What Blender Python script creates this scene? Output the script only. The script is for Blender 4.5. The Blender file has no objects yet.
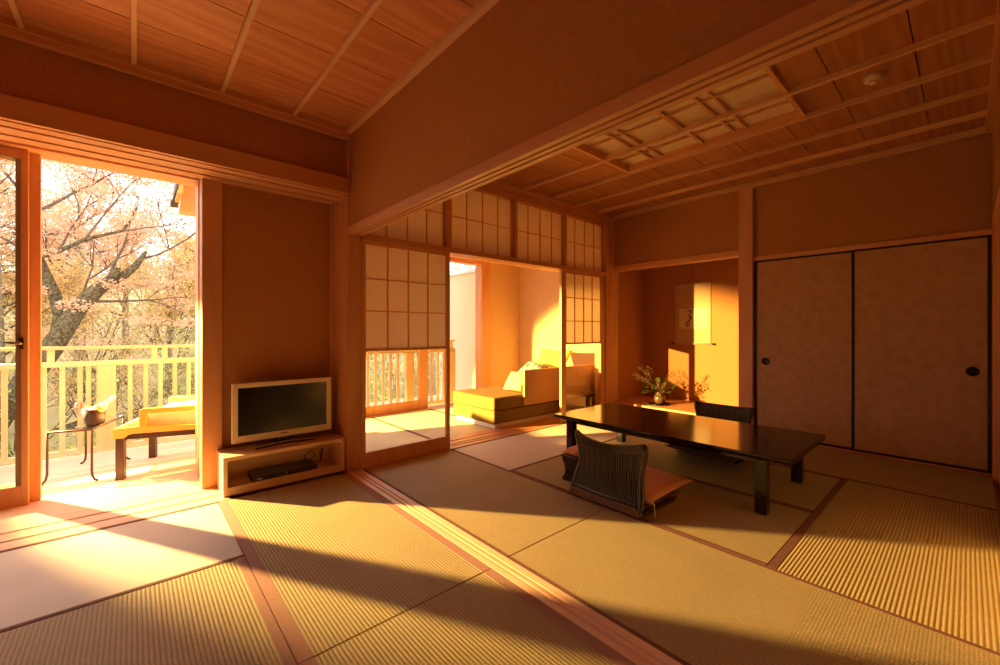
import bpy, bmesh, math, random
from mathutils import Vector, Matrix, noise
R = random.Random(7)
C = bpy.context.scene.collection
PI = math.pi

# ------------------------------------------------------------------ materials
def nt(name):
    m = bpy.data.materials.new(name); m.use_nodes = True
    t = m.node_tree
    for n in list(t.nodes): t.nodes.remove(n)
    out = t.nodes.new('ShaderNodeOutputMaterial')
    return m, t, out
def N(t, kind, **kw):
    n = t.nodes.new(kind)
    for k, v in kw.items():
        if hasattr(n, k): setattr(n, k, v)
        else: n.inputs[k.replace('_', ' ')].default_value = v
    return n
def L(t, a, b): t.links.new(a, b)
def rgb(c): return (c[0], c[1], c[2], 1)
def pbr(name, col, rough=.6, metal=0, spec=.5, bump=None, var=None, coat=0, trans=0):
    """plain principled material; bump=(scale,strength); var=(scale, second colour)"""
    m, t, out = nt(name)
    p = N(t, 'ShaderNodeBsdfPrincipled'); L(t, p.outputs[0], out.inputs[0])
    p.inputs['Base Color'].default_value = rgb(col)
    p.inputs['Roughness'].default_value = rough; p.inputs['Metallic'].default_value = metal
    p.inputs['Specular IOR Level'].default_value = spec; p.inputs['Coat Weight'].default_value = coat
    tc = N(t, 'ShaderNodeTexCoord')
    if var:
        nz = N(t, 'ShaderNodeTexNoise'); nz.inputs['Scale'].default_value = var[0]; nz.inputs['Detail'].default_value = 5
        L(t, tc.outputs['Object'], nz.inputs['Vector'])
        r = N(t, 'ShaderNodeValToRGB'); r.color_ramp.elements[0].color = rgb(col); r.color_ramp.elements[1].color = rgb(var[1])
        r.color_ramp.elements[0].position = .35; r.color_ramp.elements[1].position = .68
        L(t, nz.outputs[0], r.inputs[0]); L(t, r.outputs[0], p.inputs['Base Color'])
    if bump:
        nz = N(t, 'ShaderNodeTexNoise'); nz.inputs['Scale'].default_value = bump[0]; nz.inputs['Detail'].default_value = 4
        L(t, tc.outputs['Object'], nz.inputs['Vector'])
        b = N(t, 'ShaderNodeBump'); b.inputs['Strength'].default_value = bump[1]; b.inputs['Distance'].default_value = .004
        L(t, nz.outputs[0], b.inputs['Height']); L(t, b.outputs[0], p.inputs['Normal'])
    return m
def wood(name, c1, c2, axis=0, rough=.5, ring=14., spec=.4, coat=0, contrast=1.0, island=False):
    """timber with grain running along the given object axis"""
    m, t, out = nt(name)
    p = N(t, 'ShaderNodeBsdfPrincipled'); L(t, p.outputs[0], out.inputs[0])
    p.inputs['Roughness'].default_value = rough; p.inputs['Specular IOR Level'].default_value = spec
    p.inputs['Coat Weight'].default_value = coat
    tc = N(t, 'ShaderNodeTexCoord'); mp = N(t, 'ShaderNodeMapping')
    sc = [1, 1, 1]; sc[axis] = .09
    mp.inputs['Scale'].default_value = sc
    L(t, tc.outputs['Object'], mp.inputs['Vector'])
    oi = N(t, 'ShaderNodeObjectInfo'); 
    ad = N(t, 'ShaderNodeVectorMath', operation='ADD')
    cx = N(t, 'ShaderNodeMath', operation='MULTIPLY'); cx.inputs[1].default_value = 13.7
    if island:
        g = N(t, 'ShaderNodeNewGeometry'); L(t, g.outputs['Random Per Island'], cx.inputs[0]); rnd = g.outputs['Random Per Island']
    else:
        L(t, oi.outputs['Random'], cx.inputs[0]); rnd = oi.outputs['Random']
    L(t, mp.outputs[0], ad.inputs[0]); L(t, cx.outputs[0], ad.inputs[1])
    n1 = N(t, 'ShaderNodeTexNoise'); n1.inputs['Scale'].default_value = 2.2; n1.inputs['Detail'].default_value = 2
    L(t, ad.outputs[0], n1.inputs['Vector'])
    mu = N(t, 'ShaderNodeMath', operation='MULTIPLY'); mu.inputs[1].default_value = ring; L(t, n1.outputs[0], mu.inputs[0])
    fr = N(t, 'ShaderNodeMath', operation='PINGPONG'); fr.inputs[1].default_value = .5; L(t, mu.outputs[0], fr.inputs[0])
    n2 = N(t, 'ShaderNodeTexNoise'); n2.inputs['Scale'].default_value = 90; n2.inputs['Detail'].default_value = 3
    L(t, ad.outputs[0], n2.inputs['Vector'])
    mx = N(t, 'ShaderNodeMath', operation='MULTIPLY_ADD'); mx.inputs[1].default_value = .9; L(t, fr.outputs[0], mx.inputs[0])
    m2 = N(t, 'ShaderNodeMath', operation='MULTIPLY'); m2.inputs[1].default_value = .55; L(t, n2.outputs[0], m2.inputs[0]); L(t, m2.outputs[0], mx.inputs[2])
    r = N(t, 'ShaderNodeValToRGB'); r.color_ramp.elements[0].color = rgb(c1); r.color_ramp.elements[1].color = rgb(c2)
    r.color_ramp.elements[0].position = .5 - .42*contrast; r.color_ramp.elements[1].position = .5 + .42*contrast
    r.color_ramp.elements[0].position = .12; r.color_ramp.elements[1].position = .8
    L(t, mx.outputs[0], r.inputs[0])
    hs = N(t, 'ShaderNodeHueSaturation'); L(t, r.outputs[0], hs.inputs['Color'])
    va = N(t, 'ShaderNodeMapRange'); va.inputs['To Min'].default_value = .86; va.inputs['To Max'].default_value = 1.1
    L(t, rnd, va.inputs['Value']); L(t, va.outputs[0], hs.inputs['Value'])
    L(t, hs.outputs[0], p.inputs['Base Color'])
    b = N(t, 'ShaderNodeBump'); b.inputs['Strength'].default_value = .12; b.inputs['Distance'].default_value = .002
    L(t, n2.outputs[0], b.inputs['Height']); L(t, b.outputs[0], p.inputs['Normal'])
    return m
def tatami(name, c1, c2, rough=.6, spec=.3, bump=.65, ribs='Y', pitch=.0145, sheen=0):
    m, t, out = nt(name)
    p = N(t, 'ShaderNodeBsdfPrincipled'); L(t, p.outputs[0], out.inputs[0])
    p.inputs['Roughness'].default_value = rough; p.inputs['Specular IOR Level'].default_value = spec
    p.inputs['Sheen Weight'].default_value = sheen
    tc = N(t, 'ShaderNodeTexCoord'); sp = N(t, 'ShaderNodeSeparateXYZ'); L(t, tc.outputs['Object'], sp.inputs[0])
    def wave(sock, per):
        a = N(t, 'ShaderNodeMath', operation='MULTIPLY'); a.inputs[1].default_value = 2*PI/per; L(t, sock, a.inputs[0])
        s = N(t, 'ShaderNodeMath', operation='SINE'); L(t, a.outputs[0], s.inputs[0])
        q = N(t, 'ShaderNodeMath', operation='MULTIPLY_ADD'); q.inputs[1].default_value = .5; q.inputs[2].default_value = .5
        L(t, s.outputs[0], q.inputs[0]); return q.outputs[0]
    wx = wave(sp.outputs['X' if ribs == 'Y' else 'Y'], pitch); wy = wave(sp.outputs['Y' if ribs == 'Y' else 'X'], .011)
    pw = N(t, 'ShaderNodeMath', operation='POWER'); L(t, wx, pw.inputs[0]); pw.inputs[1].default_value = .6
    mp = N(t, 'ShaderNodeMapping'); mp.inputs['Scale'].default_value = (1, .25, 1) if ribs == 'Y' else (.25, 1, 1); L(t, tc.outputs['Object'], mp.inputs[0])
    nz = N(t, 'ShaderNodeTexNoise'); nz.inputs['Scale'].default_value = 160; nz.inputs['Detail'].default_value = 3
    L(t, mp.outputs[0], nz.inputs['Vector'])
    h = N(t, 'ShaderNodeMath', operation='MULTIPLY_ADD'); h.inputs[1].default_value = .22; L(t, wy, h.inputs[0]); L(t, pw.outputs[0], h.inputs[2])
    f = N(t, 'ShaderNodeMath', operation='MULTIPLY_ADD'); f.inputs[1].default_value = .45; L(t, h.outputs[0], f.inputs[0])
    n_ = N(t, 'ShaderNodeMath', operation='MULTIPLY'); n_.inputs[1].default_value = .55; L(t, nz.outputs[0], n_.inputs[0]); L(t, n_.outputs[0], f.inputs[2])
    r = N(t, 'ShaderNodeValToRGB'); r.color_ramp.elements[0].color = rgb(c1); r.color_ramp.elements[1].color = rgb(c2)
    r.color_ramp.elements[0].position = .25; r.color_ramp.elements[1].position = .75
    L(t, f.outputs[0], r.inputs[0])
    big = N(t, 'ShaderNodeTexNoise'); big.inputs['Scale'].default_value = 3; L(t, tc.outputs['Object'], big.inputs['Vector'])
    hs = N(t, 'ShaderNodeHueSaturation'); va = N(t, 'ShaderNodeMapRange'); va.inputs['To Min'].default_value = .9; va.inputs['To Max'].default_value = 1.1
    L(t, big.outputs[0], va.inputs['Value']); L(t, va.outputs[0], hs.inputs['Value']); L(t, r.outputs[0], hs.inputs['Color'])
    L(t, hs.outputs[0], p.inputs['Base Color'])
    b = N(t, 'ShaderNodeBump'); b.inputs['Strength'].default_value = bump; b.inputs['Distance'].default_value = .0022
    L(t, h.outputs[0], b.inputs['Height']); L(t, b.outputs[0], p.inputs['Normal'])
    return m
def thin_glass(name, tint=(1, 1, 1), refl=1.0, rough=0.0):
    m, t, out = nt(name)
    tr = N(t, 'ShaderNodeBsdfTransparent'); tr.inputs[0].default_value = rgb(tint)
    gl = N(t, 'ShaderNodeBsdfGlossy'); gl.inputs['Roughness'].default_value = rough
    fr = N(t, 'ShaderNodeLayerWeight'); fr.inputs[0].default_value = .5
    pw = N(t, 'ShaderNodeMath', operation='POWER'); pw.inputs[1].default_value = 4; L(t, fr.outputs['Facing'], pw.inputs[0])
    mu = N(t, 'ShaderNodeMath', operation='MULTIPLY_ADD'); mu.inputs[1].default_value = .6*refl; mu.inputs[2].default_value = .03*refl; L(t, pw.outputs[0], mu.inputs[0])
    mx = N(t, 'ShaderNodeMixShader'); L(t, mu.outputs[0], mx.inputs[0]); L(t, tr.outputs[0], mx.inputs[1]); L(t, gl.outputs[0], mx.inputs[2])
    L(t, mx.outputs[0], out.inputs[0]); return m
def translucent(name, col, tcol, fac=.5, var=None, bump=None):
    m, t, out = nt(name)
    d = N(t, 'ShaderNodeBsdfDiffuse'); tl = N(t, 'ShaderNodeBsdfTranslucent')
    d.inputs[0].default_value = rgb(col); tl.inputs[0].default_value = rgb(tcol)
    if var:
        g = N(t, 'ShaderNodeNewGeometry')
        r = N(t, 'ShaderNodeValToRGB')
        r.color_ramp.elements[0].color = rgb(col); r.color_ramp.elements[1].color = rgb(var)
        L(t, g.outputs['Random Per Island'], r.inputs[0]); L(t, r.outputs[0], d.inputs[0]); L(t, r.outputs[0], tl.inputs[0])
    mx = N(t, 'ShaderNodeMixShader'); mx.inputs[0].default_value = fac
    L(t, d.outputs[0], mx.inputs[1]); L(t, tl.outputs[0], mx.inputs[2]); L(t, mx.outputs[0], out.inputs[0]); return m

CED1, CED2 = (.74, .34, .15), (.54, .20, .075)
M = {}
for i, ax in enumerate('xyz'):
    M['hinoki_'+ax] = wood('hinoki_'+ax, (.70, .38, .19), (.60, .28, .12), i, .42, 10)
    M['deck_'+ax] = wood('deck_'+ax, (.86, .72, .56), (.76, .58, .42), i, .6, 8, island=True)
    M['rail_'+ax] = wood('rail_'+ax, (.85, .68, .40), (.76, .56, .30), i, .6, 8)
M['sill_x'] = wood('sill_wood_x', (.82, .64, .46), (.74, .54, .37), 0, .42, 8); M['sill_y'] = wood('sill_wood_y', (.80, .58, .38), (.72, .48, .30), 1, .42, 8)
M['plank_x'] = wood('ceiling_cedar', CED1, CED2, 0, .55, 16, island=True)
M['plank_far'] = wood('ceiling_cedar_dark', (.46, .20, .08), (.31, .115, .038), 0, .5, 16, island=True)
M['batten'] = wood('batten_wood', (.74, .47, .27), (.62, .36, .19), 1, .45, 10)
M['maple'] = wood('tv_shelf_wood', (.80, .58, .36), (.72, .48, .28), 0, .4, 7)
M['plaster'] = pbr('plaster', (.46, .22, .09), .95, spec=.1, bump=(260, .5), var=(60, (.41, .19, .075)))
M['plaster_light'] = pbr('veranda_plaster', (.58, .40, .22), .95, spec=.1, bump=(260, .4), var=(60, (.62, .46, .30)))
M['outer_wall'] = pbr('outer_wall_render', (.80, .66, .46), .9, spec=.1, bump=(160, .3))
M['fusuma'] = pbr('fusuma_paper', (.50, .29, .16), .6, spec=.35, bump=(70, .25), var=(14, (.42, .23, .12)))
M['tat'] = tatami('tatami_straw', (.25, .20, .095), (.45, .37, .19), spec=.25)
M['tat_x'] = tatami('tatami_straw_lengthwise', (.25, .20, .085), (.48, .39, .18), spec=.25, bump=1.0, ribs='X', pitch=.0152)
M['tat_sheen'] = tatami('tatami_sky_sheen', (.56, .53, .46), (.68, .64, .56), rough=.55, spec=.5, bump=.08, ribs='X')  # sky reflection painted into the straw as a paler tone
M['tat_ver'] = tatami('tatami_veranda', (.50, .44, .26), (.66, .60, .38), bump=.3)
M['heri'] = pbr('border_cloth', (.17, .08, .055), .8, spec=.2, bump=(500, .4), var=(300, (.21, .105, .075)))
M['heri_pink'] = pbr('border_cloth_faded', (.34, .19, .15), .8, spec=.2, bump=(500, .4), var=(300, (.40, .23, .18)))
M['black'] = pbr('black_lacquer_frame', (.012, .009, .008), .3, spec=.5)
M['lacquer'] = pbr('table_lacquer', (.012, .006, .004), .15, spec=.5, coat=.1, bump=(6, .02))
M['wicker'] = wood('dark_rattan', (.016, .008, .006), (.04, .02, .013), 2, .35, 8, spec=.6)
M['rattan_seat'] = wood('brown_seat_board', (.20, .09, .05), (.13, .055, .03), 1, .4, 8)
M['salmon'] = pbr('salmon_cloth', (.74, .36, .20), .6, spec=.3, bump=(300, .25), var=(5, (.70, .33, .18)))
M['white_cord'] = pbr('white_cord', (.8, .7, .6), .7)
M['paper'] = translucent('shoji_paper', (.80, .74, .64), (.86, .74, .58), .45)
M['glass'] = thin_glass('window_glass', (.97, .98, .97), 1.0)
M['glass_shoji'] = thin_glass('shoji_glass', (.97, .97, .96), 1.0)
M['drink_glass'] = thin_glass('stemware_glass', (.86, .86, .86), 3.2)
M['screen'] = pbr('dark_screen', (.006, .005, .005), .16, spec=.5)
M['champagne'] = pbr('pale_plastic_bezel', (.72, .62, .44), .35, spec=.5)
M['blackplastic'] = pbr('black_plastic', (.012, .012, .013), .32, spec=.5)
M['silver'] = pbr('silver_metal', (.7, .68, .64), .3, metal=1)
M['brass'] = pbr('dark_brass', (.16, .10, .05), .35, metal=1)
M['iron'] = pbr('dark_iron', (.075, .045, .03), .45, metal=.6)
M['darkwood'] = wood('dark_stained_wood', (.055, .025, .017), (.03, .014, .01), 2, .4, 8)
M['orangewood'] = wood('orange_stained_wood', (.80, .42, .09), (.72, .34, .06), 0, .4, 8)
M['whitefab'] = pbr('white_upholstery', (.85, .80, .72), .9, spec=.1, bump=(300, .3))
M['olivefab'] = pbr('olive_upholstery', (.25, .165, .05), .95, spec=.1, bump=(350, .5), var=(120, (.20, .13, .035)))
M['tanfab'] = pbr('tan_cushion', (.64, .47, .24), .9, spec=.1, bump=(350, .4), var=(40, (.56, .40, .19)))
M['lime'] = pbr('lime_cushion', (.72, .76, .10), .8, spec=.2, bump=(300, .2))
M['patchfab'] = pbr('patterned_cushion', (.85, .82, .74), .9, spec=.1, var=(18, (.05, .04, .04)))
M['weave'] = None
M['scroll_silk'] = pbr('scroll_silk', (.50, .34, .20), .7, spec=.2, bump=(300, .15))
M['scroll_paper'] = pbr('scroll_paper', (.70, .56, .40), .8, spec=.1)
M['ink'] = pbr('ink', (.02, .018, .015), .7)
M['ink_grey'] = pbr('ink_thin', (.20, .15, .10), .7)
M['ceramic'] = pbr('brown_ceramic', (.13, .065, .035), .35, spec=.5, var=(20, (.085, .045, .025)))
M['leaf_green'] = translucent('arrangement_leaf', (.09, .16, .03), (.30, .45, .06), .35, var=(.22, .30, .06))
M['twig_leaf'] = translucent('twig_leaf', (.20, .14, .05), (.5, .36, .12), .35, var=(.34, .26, .12))
M['pinkflower'] = pbr('pink_flower', (.85, .45, .38), .7)
M['stem'] = pbr('brown_stem', (.16, .09, .05), .8)
M['coffer_paper'] = translucent('lamp_paper', (.88, .70, .48), (.8, .7, .5), .3)
M['smoke'] = pbr('cream_plastic', (.60, .48, .34), .4)
M['bark'] = pbr('bark', (.30, .24, .20), .95, spec=.1, bump=(30, 1.), var=(7, (.36, .34, .20)))
M['bark_dark'] = pbr('twig_bark', (.13, .08, .06), .95, spec=.1, var=(9, (.22, .16, .12)))
M['moss'] = pbr('mossy_bark', (.055, .04, .02), .95, spec=.1, bump=(30, 1.), var=(26, (.20, .16, .09)))
M['leaf_peach'] = translucent('peach_leaves', (.80, .44, .30), (.9, .55, .34), .5, var=(.86, .60, .38))
M['leaf_yellow'] = translucent('yellow_leaves', (.66, .50, .18), (.8, .6, .25), .5, var=(.82, .56, .30))
M['leaf_olive'] = translucent('olive_leaves', (.26, .34, .07), (.4, .44, .1), .5, var=(.62, .60, .20))
M['ground'] = pbr('hillside_soil', (.40, .34, .18), 1, spec=.05, bump=(3, .8), var=(1.2, (.56, .48, .26)))
M['rock'] = pbr('mossy_rock', (.24, .17, .13), .95, spec=.1, bump=(6, 1.), var=(2.5, (.30, .30, .12)))
M['gutter'] = pbr('dark_gutter', (.05, .035, .03), .5)
M['bucket'] = pbr('dark_red_bucket', (.022, .009, .008), .5, spec=.3)
M['bottle'] = pbr('dark_bottle', (.06, .07, .03), .12, spec=.6)
M['foil'] = pbr('white_napkin', (.85, .82, .75), .7)
M['gold'] = pbr('gold_label', (.75, .55, .15), .4, metal=.6)
M['white_paint'] = pbr('white_plinth', (.80, .74, .66), .6)
M['bead'] = pbr('grey_brown_bead', (.22, .16, .11), .5)
M['darkcloth'] = pbr('dark_brown_cloth', (.05, .025, .018), .85, bump=(300, .3))
M['coping'] = pbr('white_coping', (.85, .84, .82), .6)

def make_weave():
    m, t, out = nt('woven_cane')
    p = N(t, 'ShaderNodeBsdfPrincipled'); L(t, p.outputs[0], out.inputs[0]); p.inputs['Roughness'].default_value = .6
    tc = N(t, 'ShaderNodeTexCoord'); ck = N(t, 'ShaderNodeTexBrick')
    mp = N(t, 'ShaderNodeMapping'); mp.inputs['Rotation'].default_value = (PI/2, 0, 0); L(t, tc.outputs['Object'], mp.inputs[0])
    L(t, mp.outputs[0], ck.inputs['Vector'])
    ck.inputs['Scale'].default_value = 16; ck.inputs['Color1'].default_value = rgb((.58, .32, .15)); ck.inputs['Color2'].default_value = rgb((.50, .26, .11))
    ck.inputs['Mortar'].default_value = rgb((.34, .16, .07)); ck.inputs['Mortar Size'].default_value = .03
    L(t, ck.outputs[0], p.inputs['Base Color'])
    b = N(t, 'ShaderNodeBump'); b.inputs['Strength'].default_value = .5; b.inputs['Distance'].default_value = .003; b.invert = True
    L(t, ck.outputs['Fac'], b.inputs['Height']); L(t, b.outputs[0], p.inputs['Normal'])
    return m
M['weave'] = make_weave()

# ------------------------------------------------------------------ mesh helpers
def BM(): return bmesh.new()
def box(bm, x0, x1, y0, y1, z0, z1, mi=0):
    v = [bm.verts.new((x, y, z)) for x in (x0, x1) for y in (y0, y1) for z in (z0, z1)]
    for f in ((0,1,3,2),(4,6,7,5),(0,4,5,1),(2,3,7,6),(0,2,6,4),(1,5,7,3)):
        fc = bm.faces.new([v[i] for i in f]); fc.material_index = mi
    return bm
def bx(*a): return box(BM(), *a)
def tube(bm, pts, rad, seg=8, caps=True, mi=0):
    pts = [Vector(p) for p in pts]; n = len(pts)
    rad = rad if isinstance(rad, (list, tuple)) else [rad]*n
    rings = []; up = None
    for i, p in enumerate(pts):
        d = (pts[min(i+1, n-1)] - pts[max(i-1, 0)])
        if d.length < 1e-9: d = Vector((0,0,1))
        d.normalize()
        if up is None:
            a = Vector((0,0,1)) if abs(d.z) < .9 else Vector((1,0,0)); up = (a - d*a.dot(d)).normalized()
        else:
            up = up - d*up.dot(d)
            if up.length < 1e-6: up = d.orthogonal()
            up.normalize()
        s = d.cross(up)
        rings.append([bm.verts.new(p + (up*math.cos(2*PI*k/seg) + s*math.sin(2*PI*k/seg))*rad[i]) for k in range(seg)])
    for a, b in zip(rings, rings[1:]):
        for k in range(seg):
            f = bm.faces.new((a[k], a[(k+1)%seg], b[(k+1)%seg], b[k])); f.smooth = True; f.material_index = mi
    if caps:
        bm.faces.new(rings[0][::-1]).material_index = mi; bm.faces.new(rings[-1]).material_index = mi
    return bm
def lathe(bm, prof, c=(0,0,0), seg=24, mi=0, M4=None):
    rings = []
    for r, z in prof:
        if r < 1e-6:
            rings.append([bm.verts.new(Vector((c[0], c[1], c[2]+z)))])
        else:
            rings.append([bm.verts.new(Vector((c[0]+r*math.cos(2*PI*k/seg), c[1]+r*math.sin(2*PI*k/seg), c[2]+z))) for k in range(seg)])
    for a, b in zip(rings, rings[1:]):
        for k in range(seg):
            if len(a) == 1 and len(b) == 1: continue
            if len(a) == 1: q = (a[0], b[k], b[(k+1)%seg])
            elif len(b) == 1: q = (a[k], a[(k+1)%seg], b[0])
            else: q = (a[k], a[(k+1)%seg], b[(k+1)%seg], b[k])
            f = bm.faces.new(q); f.smooth = True; f.material_index = mi
    return bm
def prism(bm, pts, axis, a0, a1, mi=0):
    """extrude a 2D polygon along an axis (0=x,1=y,2=z)"""
    def P(u, v, w):
        if axis == 0: return (w, u, v)
        if axis == 1: return (u, w, v)
        return (u, v, w)
    A = [bm.verts.new(P(u, v, a0)) for u, v in pts]; B = [bm.verts.new(P(u, v, a1)) for u, v in pts]
    bm.faces.new(A).material_index = mi; bm.faces.new(B[::-1]).material_index = mi
    n = len(pts)
    for i in range(n):
        bm.faces.new((A[i], B[i], B[(i+1)%n], A[(i+1)%n])).material_index = mi
    return bm
def pillow(bm, w, d, h, n=14, p=2.4, wob=0.0):
    """soft cushion centred on the origin, lying in XY"""
    grid = {}
    for s in (1, -1):
        for i in range(n+1):
            for j in range(n+1):
                u, v = -1+2*i/n, -1+2*j/n
                e = max(0, (1-abs(u)**p))*max(0, (1-abs(v)**p))
                z = s*h/2*(e**.42)
                k = 1-.05*(1-abs(u)**2)*abs(v)**3; l = 1-.05*(1-abs(v)**2)*abs(u)**3
                x = u*w/2*l; y = v*d/2*k
                if (i in (0, n) or j in (0, n)) and s == -1: continue
                if wob: z += wob*noise.noise(Vector((u*2.1, v*2.3, s*3.)))*e
                grid[(i, j, s)] = bm.verts.new((x, y, z))
    def g(i, j, s):
        return grid[(i, j, 1 if (i in (0, n) or j in (0, n)) else s)]
    for s in (1, -1):
        for i in range(n):
            for j in range(n):
                q = [g(i,j,s), g(i+1,j,s), g(i+1,j+1,s), g(i,j+1,s)]
                if s == -1: q.reverse()
                try: f = bm.faces.new(q); f.smooth = True
                except ValueError: pass
    return bm
def xf(bm, mat): bmesh.ops.transform(bm, matrix=mat, verts=bm.verts); return bm
def wpos(o):
    p = Vector(o.location); q = o.parent
    while q: p += Vector(q.location); q = q.parent
    return p
def obj(name, bm, mat, parent=None, bevel=0, loc=None, smooth=False, seg=2):
    """mesh given in world coordinates (or in the local frame of a rotated thing) -> one object"""
    bmesh.ops.recalc_face_normals(bm, faces=bm.faces)
    xs = [v.co for v in bm.verts]
    lo = Vector((min(c.x for c in xs), min(c.y for c in xs), min(c.z for c in xs)))
    hi = Vector((max(c.x for c in xs), max(c.y for c in xs), max(c.z for c in xs)))
    base = Vector(((lo.x+hi.x)/2, (lo.y+hi.y)/2, lo.z)) if loc is None else Vector(loc)
    bmesh.ops.translate(bm, vec=-base, verts=bm.verts)
    me = bpy.data.meshes.new(name); bm.to_mesh(me); bm.free()
    for m in (mat if isinstance(mat, (list, tuple)) else [mat]): me.materials.append(m)
    if smooth:
        for p in me.polygons: p.use_smooth = True
    o = bpy.data.objects.new(name, me); C.objects.link(o)
    if parent is not None:
        o.parent = parent; o.location = base - wpos(parent)
    else: o.location = base
    if bevel:
        b = o.modifiers.new('bevel', 'BEVEL'); b.width = bevel; b.segments = seg; b.limit_method = 'ANGLE'; b.angle_limit = .7
    return o
def thing(name, label, cat, loc=(0,0,0), rotz=0, group=None):
    o = bpy.data.objects.new(name, None); C.objects.link(o); o.empty_display_size = .1
    o.location = loc; o.rotation_euler = (0, 0, rotz); o['label'] = label; o['category'] = cat
    if group: o['group'] = group
    return o
def tag(o, label, cat, group=None, kind=None):
    o['label'] = label; o['category'] = cat
    if group: o['group'] = group
    if kind: o['kind'] = kind
    return o
def struct(name, bm, mat, label, cat, bevel=0, parent=None):
    o = obj(name, bm, mat, parent, bevel)
    if parent is None:
        o['kind'] = 'structure'; o['label'] = label; o['category'] = cat
    return o
def sthing(name, label, cat, loc):
    o = thing(name, label, cat, loc); o['kind'] = 'structure'; return o

# ------------------------------------------------------------------ room constants
XN0, XN1 = -2.1, 1.24          # near room
YB = -1.3                      # wall behind the photographer
YW = 3.20                      # window wall line
XF = 4.87                      # wall of sliding paper doors
YR = -.12                      # right side wall of far room
CZ = 2.65
# ---------------- floors
struct('floor', bx(XN0, 5.0, YB, 5.2, -.16, -.055), M['hinoki_x'], 'wooden sub-floor carrying the straw mats', 'floor')
mats = []
def mat(x0, x1, y0, y1, material, heri, label, axis='y', hm='heri', w=.034, group=None):
    if axis == 'x' and material == 'tat': material = 'tat_x'
    t = thing('tatami_mat', label, 'floor mat', ((x0+x1)/2, (y0+y1)/2, -.055), 0, 'straw mats on the veranda' if y0 > 3.3 else ('straw mats of the far room' if x0 > 1.3 else 'straw mats of the near room'))
    g = .0015
    obj('mat_surface', bx(x0+g, x1-g, y0+g, y1-g, -.055, 0), M[material], t, .002)
    for s in heri:
        if axis == 'y':
            a, b = (x0+g-.0005, x0+w) if s == 0 else (x1-w, x1-g+.0005)
            obj('cloth_border', bx(a, b, y0+g, y1-g, -.054, .0016), M[hm], t)
        else:
            a, b = (y0+g-.0005, y0+w) if s == 0 else (y1-w, y1-g+.0005)
            obj('cloth_border', bx(x0+g, x1-g, a, b, -.054, .0016), M[hm], t)
    return t
G = None
mat(-1.32, .405, 2.335, 3.19, 'tat_sheen', (0,1), 'straw mat with sky sheen painted pale, lying along the open balcony doorway', 'x', w=.022)
mat(.405, 1.238, 1.462, 3.19, 'tat', (0,1), 'ribbed straw mat in front of the television shelf', hm='heri_pink', w=.05)
mat(.405, 1.238, -.27, 1.46, 'tat', (0,1), 'ribbed straw mat beside the floor tracks in the bottom foreground', hm='heri_pink', w=.05)
mat(-.46, .403, .60, 2.333, 'tat', (0,1), 'grey-green ribbed straw mat at bottom left below the pale one', hm='heri_pink')
mat(-1.33, -.462, .60, 2.333, 'tat', (0,1), 'ribbed straw mat left of the frame beyond the lower left one')
mat(-1.33, .403, -.27, .598, 'tat', (0,1), 'ribbed straw mat one row nearer the rear wall than the lower left mat', 'x')
mat(-2.1, -1.332, -.27, 3.19, 'tat', (1,), 'ribbed straw mat against the left wall')
mat(-2.1, 1.238, YB, -.272, 'tat', (1,), 'ribbed straw mat along the rear wall', 'x')
mat(1.352, 2.212, 1.482, 3.17, 'tat', (0,1), 'straw mat before the standing shoji door, past the floor tracks', hm='heri', w=.022)
mat(1.352, 2.212, YR, 1.48, 'tat', (0,1), 'straw mat right of the floor tracks at lower centre', w=.022)
mat(2.214, 3.945, 2.37, 3.17, 'tat_sheen', (0,1), 'straw mat with sky sheen painted pale, at the threshold beyond the standing shoji door', 'x', w=.022)
mat(2.214, 3.08, .625, 2.368, 'tat', (0,1), 'straw mat under the rattan-backed chair and the near table side', w=.026)
mat(3.082, 3.945, .625, 2.368, 'tat', (0,1), 'straw mat under the far side of the low black table', w=.026)
mat(2.214, 3.945, YR, .623, 'tat', (1,), 'golden strongly ribbed straw mat at right in front of the paper doors', 'x', w=.036)
mat(3.947, 4.85, YR, 1.56, 'tat', (0,1), 'dim straw mat running along the foot of the sliding paper doors', w=.022)
mat(3.947, 4.85, 1.562, 3.17, 'tat', (0,1), 'straw mat in front of the raised alcove', w=.022)
for k, (a, b) in enumerate(((1.42, 2.25), (2.252, 3.10), (3.102, 3.95), (3.952, 4.93))):
    mat(a, b, 3.535, 5.0, 'tat_ver', (0,1), ['straw mat on the veranda seen through the glass of the standing shoji door',
        'straw mat on the veranda in front of the daybed end', 'straw mat on the veranda under the daybed', 'straw mat on the veranda under the far end of the daybed'][k], w=.02)

# ---------------- sill boards and tracks
def grooved(x0, x1, y0, y1, z0, z1, cuts, axis='x', m='hinoki_x', depth=.012, top=True):
    """beam with grooves: cuts = list of (a,b) across the width"""
    bm = BM(); a0 = y0 if axis == 'x' else x0; a1 = y1 if axis == 'x' else x1
    pts = []
    cur = a0
    if top:
        prof = [(a0, z1)]
        for a, b in cuts: prof += [(a, z1), (a, z1-depth), (b, z1-depth), (b, z1)]
        prof += [(a1, z1), (a1, z0), (a0, z0)]
    else:
        prof = [(a0, z0)]
        for a, b in cuts: prof += [(a, z0), (a, z0+depth), (b, z0+depth), (b, z0)]
        prof += [(a1, z0), (a1, z1), (a0, z1)]
    prof2 = [prof[0]]
    for q in prof[1:]:
        if (abs(q[0]-prof2[-1][0]) + abs(q[1]-prof2[-1][1])) > 1e-6: prof2.append(q)
    if axis == 'x': prism(bm, prof2, 0, x0, x1)
    else: prism(bm, prof2, 1, y0, y1)
    return bm
struct('trim_1', grooved(1.24, 1.35, YB, 3.19, -.055, .003, [(1.270, 1.284), (1.300, 1.314)], 'y', depth=.011), M['sill_y'], 'pale wooden floor track with two grooves dividing the two rooms', 'floor track')
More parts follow.
